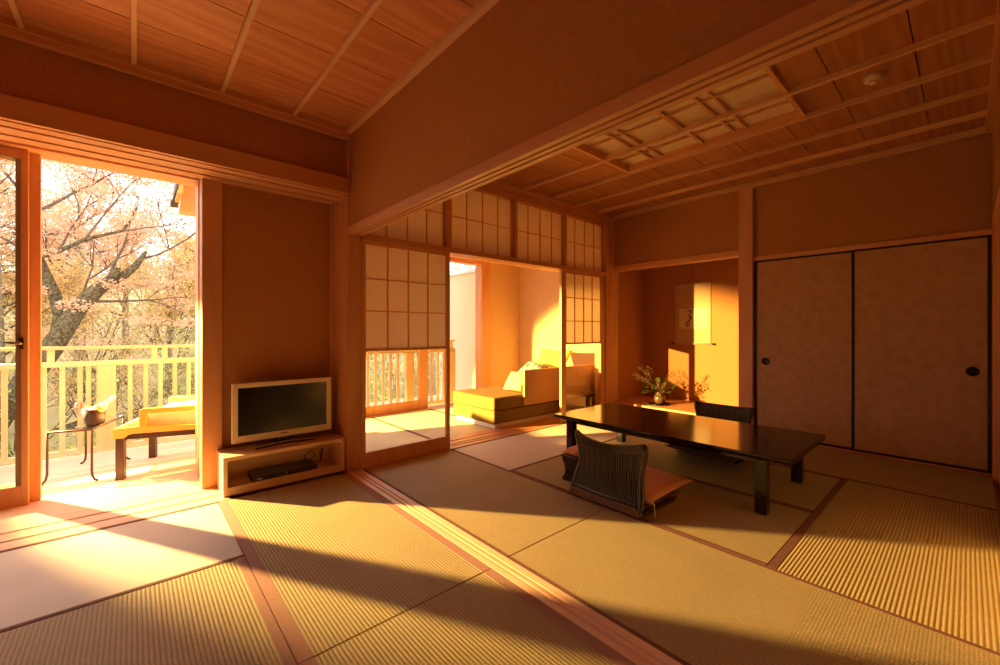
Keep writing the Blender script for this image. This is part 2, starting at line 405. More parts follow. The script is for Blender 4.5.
struct('trim_2', grooved(XN0, .47, 3.192, 3.97, -.055, .003, [(3.30, 3.322), (3.44, 3.462)], 'x', depth=.008), M['sill_x'], 'pale wooden threshold board with grooves at the balcony doorway', 'threshold')
struct('trim_3', grooved(1.25, 4.85, 3.172, 3.533, -.055, .003, [(3.235, 3.255), (3.29, 3.31), (3.39, 3.41)], 'x', depth=.008), M['hinoki_x'], 'grooved wooden threshold between far room and veranda', 'threshold')
struct('trim_4', grooved(1.25, 4.95, 5.002, 5.2, -.055, .003, [(5.06, 5.08), (5.12, 5.14)], 'x', depth=.008), M['hinoki_x'], 'wooden sill under the outer veranda window', 'sill')

# ---------------- walls, near room
struct('wall_left', bx(XN0-.12, XN0, YB-.12, 4.1, -.16, 2.8), M['plaster'], 'plaster wall left of the photographer', 'wall')
struct('wall_rear', bx(XN0, 1.258, YB-.12, YB, -.16, 2.8), M['plaster'], 'plaster wall behind the photographer', 'wall')
# plaster above the balcony door (face at YW) and the recess with the television
bm = BM(); box(bm, XN0, 1.30, YW, YW+.12, 2.275, 2.8)
struct('wall_back', bm, M['plaster'], 'brown plaster strip above the balcony doorway', 'wall')
bm = BM(); box(bm, .47, 1.244, 3.52, 3.64, -.055, 2.33)
struct('wall_recess', bm, M['plaster'], 'brown plaster panel behind the television', 'wall')
# divider wall above the tracks
struct('wall_divider', bx(1.258, 1.345, YR-.0, YW, 1.905, 2.8), M['plaster'], 'deep plaster hanging wall between the two rooms', 'wall')
struct('wall_divider_side', bx(1.258, 1.345, YB-.12, YR-.002, -.055, 2.8), M['plaster'], 'plaster wall at the end of the room divide', 'wall')
# head of balcony doorway
struct('trim_5', bx(XN0, 1.257, 3.168, 3.2, 2.155, 2.275), M['hinoki_x'], 'long wooden rail running above the balcony doorway and television', 'rail', .003)
struct('trim_6', grooved(XN0, 1.244, 3.2, 3.52, 2.15, 2.215, [(3.27, 3.30), (3.40, 3.43)], 'x', depth=.03, top=False), M['hinoki_x'], 'grooved wooden door head over the balcony doorway', 'door head')
struct('trim_7', bx(XN0, .47, 3.86, 4.06, 2.235, 2.42), M['hinoki_x'], 'outer wooden head beam of the balcony doorway', 'door head', .003)
struct('trim_8', bx(XN0, .47, 3.5, 3.86, 2.30, 2.36), M['hinoki_x'], 'wooden soffit between inner and outer door heads', 'soffit')
struct('trim_9', bx(.352, .47, 3.5, 3.64, -.055, 2.30), M['hinoki_z'], 'broad wooden post left of the television', 'post', .003)
struct('trim_10', bx(.36, .50, 3.82, 4.0, -.055, 2.235), M['hinoki_z'], 'slim outer door jamb at the right of the balcony opening', 'jamb', .003)
struct('wall_pocket', bx(.39, .50, 3.64, 3.82, -.055, 2.5), M['plaster'], 'narrow return between post and outer jamb', 'wall')
struct('trim_11', bx(1.246, 1.36, 3.2, 3.53, -.055, 2.15), M['hinoki_z'], 'corner post between the television recess and the standing shoji door', 'post', .003)
struct('trim_12', bx(1.258, 1.345, 3.2, 3.3, 2.15, 2.6), M['plaster'], 'plaster end of the hanging wall above the corner post', 'post')
struct('trim_13', bx(1.222, 1.245, 3.497, 3.519, -.055, 2.15), M['hinoki_z'], 'slim wooden bead right of the television', 'bead')
# cornice near room
bm = BM(); box(bm, XN0, 1.257, 3.165, 3.2, 2.575, 2.61); box(bm, XN0, 1.257, 3.15, 3.2, 2.61, 2.65)
struct('trim_14', bm, M['hinoki_x'], 'wooden cornice under the near ceiling on the window wall', 'cornice', .002)
struct('trim_15', bx(1.218, 1.258, YB, 3.15, 2.615, 2.65), M['batten'], 'wooden cornice under the near ceiling along the hanging wall', 'cornice', .002)
struct('trim_16', bx(1.24, 1.257, 3.18, 3.2, 2.275, 2.575), M['hinoki_z'], 'thin corner bead above the rail', 'corner bead')
# ceilings (plank boards laid along x)
def planks(x0, x1, y0, y1, z, seams, hole=None, th=.012, gap=.006):
    bm = BM(); ys = [y0]+[s for s in sorted(seams) if y0 < s < y1]+[y1]
    for a, b in zip(ys, ys[1:]):
        xs = [x0, x1]
        if hole and b > hole[2] and a < hole[3]:
            segs = [(x0, hole[0]), (hole[1], x1)]
            for s0, s1 in segs:
                box(bm, s0, s1, a+gap/2, b-gap/2, z, z+th)
            if a < hole[2]: box(bm, hole[0], hole[1], a+gap/2, hole[2], z, z+th)
            if b > hole[3]: box(bm, hole[0], hole[1], hole[3], b-gap/2, z, z+th)
        else: box(bm, x0, x1, a+gap/2, b-gap/2, z, z+th)
    return bm
c1 = struct('ceiling', planks(XN0, 1.258, YB, YW, CZ, [2.762-.396*k for k in range(0, 12)]), M['plank_x'], 'cedar plank ceiling of the near room', 'ceiling')
struct('ceiling_backing', bx(XN0, 5.9, YB, 3.4, 2.75, 2.8), M['black'], 'board behind the ceiling planks', 'ceiling')
k = -5
for k in range(-4, 3):
    x = .424*k+.0
    obj('batten', bx(x-.012, x+.012, YB, 3.165, 2.618, 2.65), M['batten'], c1, .002)
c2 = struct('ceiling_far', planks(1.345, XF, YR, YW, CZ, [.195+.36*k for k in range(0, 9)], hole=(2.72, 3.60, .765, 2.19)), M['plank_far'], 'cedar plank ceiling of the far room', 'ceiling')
for x in (1.83, 2.275, 2.72, 3.165, 3.61, 4.055, 4.50):
    obj('batten', bx(x-.014, x+.014, YR, YW, 2.615, 2.65), M['batten'], c2, .002)
struct('trim_17', bx(1.345, XF, 3.165, 3.2, 2.60, 2.65), M['hinoki_x'], 'cornice above the shoji transoms', 'cornice', .002)
struct('trim_18', bx(4.835, XF, YR, 3.165, 2.60, 2.65), M['batten'], 'cornice above alcove and paper doors', 'cornice', .002)
struct('trim_19', bx(1.345, 4.835, YR, YR+.03, 2.60, 2.65), M['hinoki_x'], 'cornice on the right side wall', 'cornice')

# recessed ceiling lamp
t = thing('ceiling_lamp', 'unlit recessed ceiling lamp of pale paper behind a wooden lattice', 'lamp', (3.16, 1.48, 2.6))
bm = BM()
for (a, b, c, d) in ((2.72, 2.75, .765, 2.19), (3.57, 3.60, .765, 2.19), (2.75, 3.57, .765, .79), (2.75, 3.57, 2.165, 2.19)):
    box(bm, a, b, c, d, 2.625, 2.735)
obj('frame', bm, M['hinoki_y'], t)
obj('paper_panel', bx(2.75, 3.57, .79, 2.165, 2.690, 2.695), M['coffer_paper'], t)
obj('housing', bx(2.72, 3.60, .765, 2.19, 2.737, 2.748), M['white_paint'], t)
bm = BM()
for x in (2.94, 3.38): box(bm, x-.008, x+.008, .79, 2.165, 2.672, 2.688)
for y in (1.14, 1.23, 1.48, 1.83, 1.92): 
    w = .015 if y == 1.48 else .008
    box(bm, 2.75, 3.57, y-w, y+w, 2.668, 2.6895)
obj('lattice', bm, M['hinoki_y'], t)
t = thing('smoke_detector', 'small round cream smoke detector on the far ceiling', 'smoke detector', (3.37, .38, 2.61))
lathe(bm := BM(), [(0, 2.612), (.03, 2.612), (.045, 2.62), (.05, 2.634), (.052, 2.65), (0, 2.65)], (3.37, .38, 0))
hs = obj('housing', bm, M['smoke'], t)
lathe(bm := BM(), [(0, 2.598), (.018, 2.598), (.022, 2.606), (.022, 2.612), (0, 2.612)], (3.37, .38, 0))
obj('sensor', bm, M['smoke'], hs)

# ---------------- divider beam (kamoi)
struct('trim_20', grooved(1.248, 1.355, YR, YW, 1.852, 1.905, [(1.275, 1.290), (1.312, 1.327)], 'y', depth=.02, top=False), M['hinoki_y'], 'grooved wooden beam at the foot of the hanging wall', 'beam', 0)

# ---------------- window wall of the far room
struct('trim_21', grooved(1.36, 4.72, 3.17, 3.36, 1.822, 1.868, [(3.20, 3.222), (3.26, 3.282)], 'x', depth=.02, top=False), M['hinoki_x'], 'wooden rail above the shoji doors', 'rail', 0)
struct('trim_22', bx(1.396, 4.72, 3.2, 3.3, 2.505, 2.60), M['hinoki_x'], 'rail above the shoji transoms', 'rail')
struct('trim_23', bx(4.69, 4.80, 3.175, 3.36, -.055, 2.60), M['hinoki_z'], 'post between shoji doors and alcove', 'post', .002)
divs = [(2.175, 2.232), (3.034, 3.086), (3.866, 3.912)]
for k, (a, b) in enumerate(divs):
    struct('trim_%d' % (24+k), bx(a, b, 3.205, 3.29, 1.868, 2.505), M['hinoki_z'], ['first upright between transoms nearest the hanging wall', 'middle upright between the shoji transoms', 'last upright between transoms toward the alcove'][k], 'post')
pans = [(1.40, 2.175), (2.232, 3.034), (3.086, 3.866), (3.912, 4.69)]
wl = ['shoji transom partly hidden by the hanging wall', 'large shoji transom above the open veranda doorway', 'third shoji transom from the left', 'narrowest looking shoji transom next to the alcove corner']
for k, (a, b) in enumerate(pans):
    w = sthing('window_%d' % (k+1), wl[k], 'window', ((a+b)/2, 3.25, 1.868))
    obj('paper', bx(a, b, 3.245, 3.2465, 1.868, 2.505), M['paper'], w)
    bm = BM(); f = .018
    for q in ((a, a+f, 3.232, 3.262, 1.868, 2.505), (b-f, b, 3.232, 3.262, 1.868, 2.505), (a, b, 3.232, 3.262, 1.868, 1.884), (a, b, 3.232, 3.262, 2.489, 2.505)): box(bm, *q)
    for i in range(1, 4):
        x = a+(b-a)*i/4; box(bm, x-.004, x+.004, 3.234, 3.244, 1.884, 2.489)
    box(bm, a, b, 3.2335, 3.2445, 2.183, 2.191)
    obj('lattice', bm, M['hinoki_z'], w)

def shoji(name, label, x0, x1, y, rows, st=.03, z0=.003, z1=1.822, zb=.12, zp=.945, inner=None):
    w = sthing(name, label, 'sliding door', ((x0+x1)/2, y, z0))
    bm = BM(); d = .016
    box(bm, x0, x0+st, y-d, y+d, z0, z1); box(bm, x1-st-.008, x1, y-d, y+d, z0, z1)
    box(bm, x0+st, x1-st-.008, y-d, y+d, z0, zb); box(bm, x0+st, x1-st-.008, y-d, y+d, 1.793, z1); box(bm, x0+st, x1-st-.008, y-d, y+d, zp-.014, zp+.006)
    obj('frame', bm, M['hinoki_z'], w, .002)
    a, b = x0+st, x1-st-.008
    obj('paper', bx(a, b, y+.002, y+.0035, zp, 1.795), M['paper'], w)
    obj('pane', bx(a, b, y+.001, y+.004, zb, zp-.014), M['glass_shoji'], w)
    bm = BM()
    for i in range(1, 4):
        x = a+(b-a)*i/4; box(bm, x-.005, x+.005, y-.011, y+.0015, zp+.006, 1.793)
    for z in rows: box(bm, a, b, y-.0105, y+.001, z-.005, z+.005)
    obj('lattice', bm, M['hinoki_z'], w)
    return w
shoji('door_1', 'shoji sliding door with paper above clear glass, standing beside the corner post', 1.362, 2.205, 3.211, [1.52, 1.258])
shoji('door_2', 'shoji sliding door with paper above clear glass, beside the alcove', 3.80, 4.69, 3.211, [1.50, 1.215], st=.085)

# ---------------- veranda shell
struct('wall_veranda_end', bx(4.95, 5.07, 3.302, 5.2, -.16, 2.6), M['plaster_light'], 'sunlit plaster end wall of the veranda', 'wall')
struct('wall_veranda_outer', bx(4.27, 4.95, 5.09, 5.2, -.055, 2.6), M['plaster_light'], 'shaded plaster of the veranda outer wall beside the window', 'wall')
struct('trim_27', bx(4.09, 4.27, 5.06, 5.22, -.055, 2.2), M['hinoki_z'], 'pale jamb post of the outer veranda window', 'jamb', .003)
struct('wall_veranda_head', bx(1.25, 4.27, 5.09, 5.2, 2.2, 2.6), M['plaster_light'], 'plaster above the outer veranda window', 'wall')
struct('trim_28', bx(1.25, 4.09, 5.07, 5.2, 2.13, 2.2), M['hinoki_x'], 'head of the outer veranda window', 'head')
struct('ceiling_veranda', bx(1.25, 5.07, 3.3, 5.3, 2.45, 2.52), M['plank_x'], 'plank ceiling of the veranda', 'ceiling')
struct('wall_veranda_inner', bx(1.25, 4.95, 3.37, 3.42, 2.6, 2.8), M['plaster'], 'plaster behind the transoms', 'wall')
# unseen veranda side: low hanging wall and wide pier shaped to trim the beams
struct('wall_light_cut', bx(1.25, 1.33, 3.53, 5.09, 1.50, 2.6), M['plaster'], 'unseen low hanging wall shaped to cut the light at the veranda side opening', 'wall')
struct('wall_light_cut_pier', bx(1.25, 1.33, 3.53, 3.86, -.055, 1.50), M['plaster'], 'unseen pier widened to block light at the veranda side opening', 'wall')
struct('trim_29', bx(1.24, 1.34, 5.0, 5.2, -.055, 2.2), M['hinoki_z'], 'outer corner post of the veranda', 'post')
# sliding glass leaf in the outer window
w = sthing('window_5', 'sliding glass leaf of the outer veranda window seen through the standing shoji door', 'window', (2.2, 5.1, .003))
bm = BM()
for q in ((1.34, 1.41, 5.085, 5.115, .003, 2.13), (3.0, 3.13, 5.085, 5.115, .003, 2.13), (1.41, 3.0, 5.085, 5.115, .003, .125), (1.41, 3.0, 5.085, 5.115, 2.05, 2.13)): box(bm, *q)
obj('frame', bm, M['hinoki_z'], w, .003)
obj('pane', bx(1.41, 3.0, 5.098, 5.102, .125, 2.05), M['glass'], w)

# ---------------- balcony sliding door leaf (left edge of the photograph)
for nm, lab, a, b, y in (('door_3', 'glazed wooden sliding door at the left edge with a dark pull', -1.75, -.497, 3.935), ('door_4', 'second glazed leaf stacked behind the left sliding door', -1.72, -.450, 3.985)):
    w = sthing(nm, lab, 'sliding door', ((a+b)/2, y, .003))
    bm = BM(); st = .032 if nm == 'door_3' else .085
    for q in ((a, a+st, y-.02, y+.02, .003, 2.235), (b-st, b, y-.02, y+.02, .003, 2.235), (a+st, b-st, y-.02, y+.02, .003, .13), (a+st, b-st, y-.02, y+.02, 2.17, 2.235)): box(bm, *q)
    fr_ = obj('frame', bm, M['hinoki_z'], w, .003)
    obj('pane', bx(a+st, b-st, y-.003, y+.003, .13, 2.17), M['glass'], w)
    if nm == 'door_3':
        obj('glazing_bead', bx(b-st-.022, b-st, y-.018, y+.018, .13, 2.17), M['bead'], w)
        bm = BM(); tube(bm, [(-.525, 3.912, 1.02), (-.53, 3.885, 1.02), (-.57, 3.885, 1.025), (-.60, 3.89, 1.028)], [.009, .009, .007, .004], 8)
        box(bm, -.534, -.516, 3.905, 3.9155, .985, 1.055)
        obj('handle', bm, M['brass'], fr_)

# ---------------- right part: alcove and paper doors
struct('trim_30', bx(4.85, 4.97, 1.495, 1.63, -.055, 2.60), M['hinoki_z'], 'slender main post between alcove and paper doors', 'post', .004)
struct('wall_right', bx(XF+.02, 5.0, 1.63, 3.25, 1.965, 2.75), M['plaster'], 'plaster above the alcove opening', 'wall')
struct('trim_31', bx(4.865, 4.98, 1.63, 3.20, 1.90, 1.965), M['hinoki_y'], 'wooden lintel across the top of the alcove', 'lintel', .002)
struct('trim_32', bx(4.80, 4.97, 3.175, 3.30, -.055, 2.60), M['hinoki_z'], 'corner post at the left side of the alcove', 'post', .002)
struct('wall_alcove_left', bx(4.90, 5.80, 3.20, 3.30, -.055, 2.2), M['plaster'], 'shaded left cheek of the alcove', 'wall')
struct('wall_alcove_back', bx(5.70, 5.80, 1.4, 3.20, -.055, 2.2), M['plaster'], 'back wall of the alcove behind the hanging scroll', 'wall')
struct('wall_alcove_right', bx(4.97, 5.70, 1.40, 1.50, -.055, 2.2), M['plaster'], 'right cheek of the alcove', 'wall')
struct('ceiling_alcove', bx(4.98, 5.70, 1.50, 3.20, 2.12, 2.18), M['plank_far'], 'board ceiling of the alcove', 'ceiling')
struct('floor_alcove', bx(4.93, 5.70, 1.50, 3.20, .02, .14), M['hinoki_y'], 'raised wooden floor of the alcove', 'floor')
struct('trim_33', bx(4.88, 4.93, 1.63, 3.175, -.055, .14), M['hinoki_y'], 'front edge beam of the raised alcove floor', 'edge beam', .003)
struct('wall_right_upper', bx(XF+.02, 5.0, YR, 1.495, 1.87, 2.75), M['plaster'], 'plaster above the sliding paper doors', 'wall')
struct('trim_34', bx(4.862, 4.98, YR, 1.495, 1.828, 1.87), M['hinoki_y'], 'wooden lintel above the paper doors', 'lintel', .002)
struct('trim_35', bx(4.852, 4.98, YR, 1.495, -.055, .012), M['hinoki_y'], 'wooden sill below the paper doors', 'sill', .002)
struct('wall_closet', bx(5.0, 5.06, YR-.1, 1.4, -.055, 2.75), M['plaster'], 'closet wall behind the paper doors', 'wall')
for nm, lab, a, b, x, hy in (('door_5', 'sliding paper door nearer the alcove with a black frame', .675, 1.485, 4.90, 1.385), ('door_6', 'larger looking sliding paper door at the right edge with a black frame', -.118, .70, 4.882, -.022)):
    w = sthing(nm, lab, 'sliding door', (x, (a+b)/2, .012))
    bm = BM(); f = .021
    for q in ((a, a+f), (b-f, b)): box(bm, x-.014, x+.012, q[0], q[1], .012, 1.828)
    box(bm, x-.014, x+.012, a+f, b-f, .012, .034); box(bm, x-.014, x+.012, a+f, b-f, 1.810, 1.828)
    obj('frame', bm, M['black'], w, .002)
    pp = obj('paper_panel', bx(x-.009, x+.01, a+f, b-f, .034, 1.81), M['fusuma'], w)
    lathe(bm := BM(), [(0, .001), (.024, .001), (.028, .006), (.030, .011), (.036, .011), (.037, .004), (.037, 0), (0, 0)], seg=24)
    xf(bm, Matrix.Translation((x-.009, hy, .782)) @ Matrix.Rotation(-PI/2, 4, 'Y'))
    obj('finger_pull', bm, M['black'], pp)
# side wall of far room (runs past the camera)
struct('wall_side', bx(1.345, 5.0, YR-.1, YR, 1.90, 2.8), M['plaster'], 'plaster of the right side wall', 'wall')
struct('wall_side_lower', bx(1.345, 5.0, YR-.1, YR-.03, -.055, 1.90), M['plaster_light'], 'lower right side wall', 'wall')
struct('trim_36', bx(4.78, 5.0, YR-.06, YR, -.055, 2.6), M['hinoki_z'], 'post at the right corner of the far room', 'post')
struct('trim_37', bx(1.345, 4.78, YR-.03, YR+.004, 1.84, 1.90), M['hinoki_x'], 'rail on the right side wall', 'rail')
# thin beads around plaster
# ------------------------------------------------------------------ balcony
def deck(x0, x1, y0, y1):
    bm = BM(); y = y0
    while y < y1-.01:
        box(bm, x0, x1, y, min(y+.087, y1), -.06, -.03); y += .092
    return bm
struct('floor_balcony', deck(-4.0, 1.22, 4.07, 5.36), M['deck_x'], 'plank deck of the balcony, boards running sideways', 'deck')
struct('floor_balcony_front', deck(1.22, 5.6, 5.22, 6.2), M['deck_x'], 'plank deck beyond the veranda', 'deck')
struct('trim_38', bx(-4.0, 1.24, 3.972, 4.068, -.06, -.005), M['sill_x'], 'outer door step between threshold and deck', 'door step')
def railing(name, label, x0, x1, y, posts, bal, stubs, newel=None):
    r = thing(name, label, 'railing', ((x0+x1)/2, y, -.06), 0, 'balcony railings')
    obj('top_rail', bx(x0, x1, y-.03, y+.03, .925, .955), M['rail_x'], r, .004)
    obj('middle_rail', bx(x0, x1, y-.035, y+.035, .77, .815), M['rail_x'], r, .004)
    obj('bottom_rail', bx(x0, x1, y-.03, y+.03, -.03, .012), M['rail_x'], r, .004)
    for x in posts: obj('post', bx(x-.065, x+.065, y-.045, y+.045, -.06, .77), M['rail_z'], r, .003)
    for x in bal: obj('baluster', bx(x-.017, x+.017, y-.017, y+.017, .012, .77), M['rail_z'], r, .002)
    for x in stubs: obj('short_post', bx(x-.022, x+.022, y-.02, y+.02, .815, .925), M['rail_z'], r, .002)
    return r
bal = [x for x in [-.026+.1135*k for k in range(-30, 12)] if abs(x+.18) > .1 and -3.9 < x < 1.2]
bal = [-.258-.113*k for k in range(0, 30)]+[-.027+.1145*k for k in range(0, 9)]
bal = [b for b in bal if not (-.27 < b < -.10)]
bal = [-.26-.005]+bal if False else bal
railing('balcony_railing', 'pale wooden balcony railing beyond the outdoor table and chair', -3.9, .98, 5.42, [-.195, -2.0], bal+[-.315+.0], [-.555, -1.3, .155, .235, .9])
railing('veranda_railing', 'pale wooden railing outside the veranda window, seen through the shoji glass', .98, 3.86, 5.48, [1.9, 3.05, 3.79], [x for x in [1.05+.1135*k for k in range(25)] if all(abs(x-p) > .09 for p in (1.9, 3.05, 3.79)) and x < 3.8], [1.2, 2.3, 3.3, 3.8])
# wing wall outside the veranda
t = sthing('wall_outside', 'bright rendered wing wall outside the veranda window', 'wall', (4.3, 5.7, -.06))
wp_ = obj('wing_panel', bx(4.2, 4.36, 5.24, 6.1, -.06, 2.06), M['outer_wall'], t, .003)
obj('coping', bx(4.15, 4.40, 5.23, 6.16, 2.06, 2.10), M['coping'], wp_)
# eave over the veranda corner
t = sthing('trim_39', 'orange timber gable end with dark gutter at the top right of the doorway view', 'eave', (.9, 5.8, 2.4))
bm = BM(); prism(bm, [(.372, 2.395), (.43, 2.85), (3.0, 2.85), (3.0, 2.41)], 1, 5.78, 5.84)
obj('gable_board', bm, M['orangewood'], t)
bm = BM(); prism(bm, [(.335, 2.50), (.372, 2.50), (.405, 2.85), (.365, 2.85)], 1, 5.3, 5.9)
obj('barge_board', bm, M['orangewood'], t)
bm = BM(); prism(bm, [(.322, 2.55), (.337, 2.545), (.37, 2.85), (.350, 2.85)], 1, 5.28, 5.92); box(bm, .30, .37, 5.74, 5.86, 2.47, 2.52)
obj('gutter', bm, M['gutter'], t)
obj('roof_slab', bx(.38, 5.3, 5.3, 5.9, 2.851, 2.93), M['gutter'], t)

# outdoor table -----------------------------------------------------------
def local(o, parent): o.parent = parent; return o
def outdoor_table():
    t = thing('side_table', 'low wrought-iron table with a glass top on the balcony', 'table', (-.27, 4.65, -.03), math.radians(-19))
    x0, x1, y0, y1, z = -.125, .125, -.26, .26, .385
    bm = BM(); r = .008
    tube(bm, [(x0, y0, z), (x1, y0, z), (x1, y1, z), (x0, y1, z), (x0, y0, z)], r, 6)
    local(obj('rim', bm, M['iron'], None, loc=(0, 0, 0)), t)
    local(obj('glass_top', bx(x0, x1, y0, y1, z+.004, z+.012), M['drink_glass'], None, loc=(0, 0, 0)), t)
    for x, sx in ((x0, -1), (x1, 1)):
        for y, sy in ((y0, -1), (y1, 1)):
            bm = BM()
            tube(bm, [(x, y, z-.002), (x, y, .2), (x, y, .08), (x+sx*.006, y+sy*.006, .04), (x+sx*.024, y+sy*.015, .012), (x+sx*.04, y+sy*.02, .008)], [.0075]*5+[.009], 7)
            local(obj('leg', bm, M['iron'], None, loc=(0, 0, 0)), t)
    return t
outdoor_table()
# ice bucket, bottle, glass
TZ = .368
BX, BY = -.235, 4.56
t = thing('ice_bucket', 'low dark oval bucket with napkin on the glass table outside', 'bucket', (BX, BY, TZ))
lathe(bm := BM(), [(0, .0), (.060, .0), (.066, .01), (.070, .115), (.066, .115), (.062, .02), (0, .02)], (0, 0, 0), 28)
xf(bm, Matrix.Translation((BX, BY, TZ)))
obj('bowl', bm, M['bucket'], t)
lathe(bm := BM(), [(0, .100), (.03, .108), (.05, .114), (.066, .122), (.071, .117), (.064, .108), (.05, .100)], (0, 0, 0), 28)
xf(bm, Matrix.Translation((BX, BY, TZ)))
obj('napkin', bm, M['foil'], t)
t = thing('champagne_bottle', 'foil-topped bottle leaning out of the dark bucket', 'bottle', (BX, BY, TZ+.05))
mm = Matrix.Translation((BX-.03, BY, TZ+.05)) @ Matrix.Rotation(.80, 4, Vector((.4, .9, 0)))
obj('glass_body', xf(lathe(BM(), [(0, 0), (.034, 0), (.037, .01), (.037, .09), (.03, .12), (.017, .15), (0, .15)]), mm), M['bottle'], t)
obj('foil_neck', xf(lathe(BM(), [(.0, .118), (.033, .118), (.024, .138), (.0165, .16), (.0145, .20), (.0165, .205), (.0165, .225), (0, .227)]), mm), M['foil'], t)
obj('neck_label', xf(lathe(BM(), [(.0375, .075), (.0378, .10), (.034, .116), (.0375, .075)]), mm), M['gold'], t)
t = thing('wine_glass', 'empty stemmed wine glass on the glass table outside', 'glass', (-.30, 4.45, TZ))
obj('bowl_and_stem', lathe(BM(), [(0, .002), (.034, .002), (.034, .005), (.006, .01), (.0045, .02), (.0045, .075), (.012, .085), (.034, .115), (.040, .145), (.037, .175), (.030, .195), (.0285, .195), (.035, .175), (.038, .145), (.032, .117), (.010, .088), (0, .084)], (-.30, 4.45, TZ), 24), M['drink_glass'], t)

# outdoor chairs ----------------------------------------------------------
def lounge(name, label, loc, rot):
    t = thing(name, label, 'chair', loc, rot)
    W = .64; D = .76; z = .375; x0 = y0 = 0
    def add(nm, bm, m, bev=0, seg=2): return local(obj(nm, bm, m, None, bev, loc=(0, 0, 0), seg=seg), t)
    bm = BM(); box(bm, .03, D, .02, .055, z-.075, z-.035); box(bm, .03, D, W-.055, W-.02, z-.075, z-.035); box(bm, .03, .07, .055, W-.055, z-.075, z-.035)
    add('seat_frame', bm, M['darkwood'])
    for lx, ly in ((.01, .0), (.01, W-.05), (D-.08, .0), (D-.08, W-.05)):
        add('leg', bx(lx, lx+.05, ly, ly+.05, 0, z-.036), M['darkwood'], .003)
    for y in (-.005, W-.05):
        bm = BM(); prism(bm, [(-.005, z-.036), (-.005, z+.012), (.14, z+.022), (D, z+.0), (D, z-.03), (.12, z-.03), (.085, z-.038), (.063, z-.06), (-.005, z-.06)], 1, y, y+.055)
        add('side_rail', bm, M['orangewood'], .004)
        bm = BM(); prism(bm, [(.155, z+.01), (.155, z+.145), (.175, z+.155), (D, z+.165), (D, z+.125), (.20, z+.115), (.20, z+.01)], 1, y, y+.05)
        add('armrest', bm, M['orangewood'], .005)
    bm = BM()
    prism(bm, [(.0, z+.013), (.02, z+.025), (.10, z+.06), (.19, z+.11), (.45, z+.12), (.62, z+.12), (.62, z+.015), (.5, z+.012)], 1, .052, W-.052)
    add('seat_cushion', bm, M['whitefab'], .012)
    bm = BM(); prism(bm, [(.50, z+.125), (.62, z+.125), (.80, z+.42), (.70, z+.45)], 1, .052, W-.052)
    add('back_cushion', bm, M['whitefab'], .02)
    return t
lounge('lounge_chair', 'low orange-framed lounge chair with white cushion and dark legs on the balcony', (-.115, 4.25, -.03), math.radians(-20))

# ------------------------------------------------------------------ television and shelf
t = thing('tv_shelf', 'low pale wooden open-fronted television shelf in the recess', 'shelf', (.85, 3.37, 0))
x0, x1, y0, y1 = .438, 1.238, 3.235, 3.51
obj('top_board', bx(x0, x1, y0, y1, .235, .26), M['maple'], t, .002)
obj('bottom_board', bx(x0, x1, y0, y1, .0035, .03), M['maple'], t, .002)
obj('plinth_strip', bx(x0+.026, x1-.026, y0+.0015, y0+.02, .03, .058), M['maple'], t, .001)
for a in (x0, x1-.026): obj('side_board', bx(a, a+.026, y0+.001, y1, .03, .235), M['maple'], t, .002)
obj('back_board', bx(x0+.026, x1-.026, y1-.012, y1-.001, .03, .235), M['maple'], t)
t = thing('television', 'flat television with a pale gold frame and black screen on the wooden shelf', 'television', (.845, 3.39, .26))
a, b, z0, z1, y = .508, 1.182, .312, .728, 3.37
bm = BM(); f = .036
for q in ((a, a+f, z0, z1), (b-f, b, z0, z1), (a+f, b-f, z0, z0+.048), (a+f, b-f, z1-f*.9, z1)): box(bm, q[0], q[1], y, y+.028, q[2], q[3])
bz = obj('bezel', bm, M['champagne'], t, .003)
obj('screen', bx(a+f, b-f, y+.006, y+.02, z0+.048, z1-f*.9), M['screen'], t)
bm = BM(); box(bm, a+.01, b-.01, y+.028, y+.06, z0+.01, z1-.01); box(bm, a+.12, b-.12, y+.06, y+.09, z0+.06, z1-.1)
obj('back_shell', bm, M['blackplastic'], t, .006)
bm = BM()
# curved stand foot
pts = [(-.20, -.075), (-.16, -.055), (-.08, -.035), (0, -.03), (.08, -.035), (.16, -.055), (.20, -.075)]
for i in range(len(pts)-1):
    (u0, v0), (u1, v1) = pts[i], pts[i+1]
    prism(bm, [(.84+u0, y+.02+v0), (.84+u1, y+.02+v1), (.84+u1*.92, y+.02+v1+.05), (.84+u0*.92, y+.02+v0+.05)], 2, .2605, .272)
box(bm, .79, .89, y+.0, y+.075, .2605, .275)
sf = obj('stand_foot', bm, M['blackplastic'], t)
obj('stand_neck', bx(.79, .89, y+.03, y+.055, .272, .33), M['blackplastic'], t, .003)
bm = BM(); tube(bm, [(.645, y-.055, .276), (.70, y-.036, .278), (.84, y-.012, .281), (.98, y-.036, .278), (1.035, y-.055, .276)], .0035, 6)
obj('stand_trim', bm, M['silver'], sf)
obj('indicator_light', bx(.834, .842, y-.0015, y, .302+.012, .302+.02), M['silver'], bz)
obj('maker_mark', bx(.812, .862, y-.0008, y, .338, .345), M['iron'], bz)
t = thing('media_player', 'black disc player inside the television shelf', 'media player', (.82, 3.35, .03))
bd = obj('body', bx(.62, 1.04, 3.262, 3.46, .034, .085), M['blackplastic'], t, .003)
obj('front_strip', bx(.625, 1.035, 3.2595, 3.2635, .058, .0615), M['iron'], bd)
obj('display_mark', bx(.64, .672, 3.2585, 3.262, .066, .072), M['silver'], bd)
obj('button', bx(.822, .83, 3.258, 3.262, .068, .075), M['silver'], bd)
for fx in (.64, 1.0): obj('foot', bx(fx, fx+.02, 3.28, 3.44, .030, .034), M['blackplastic'], t)
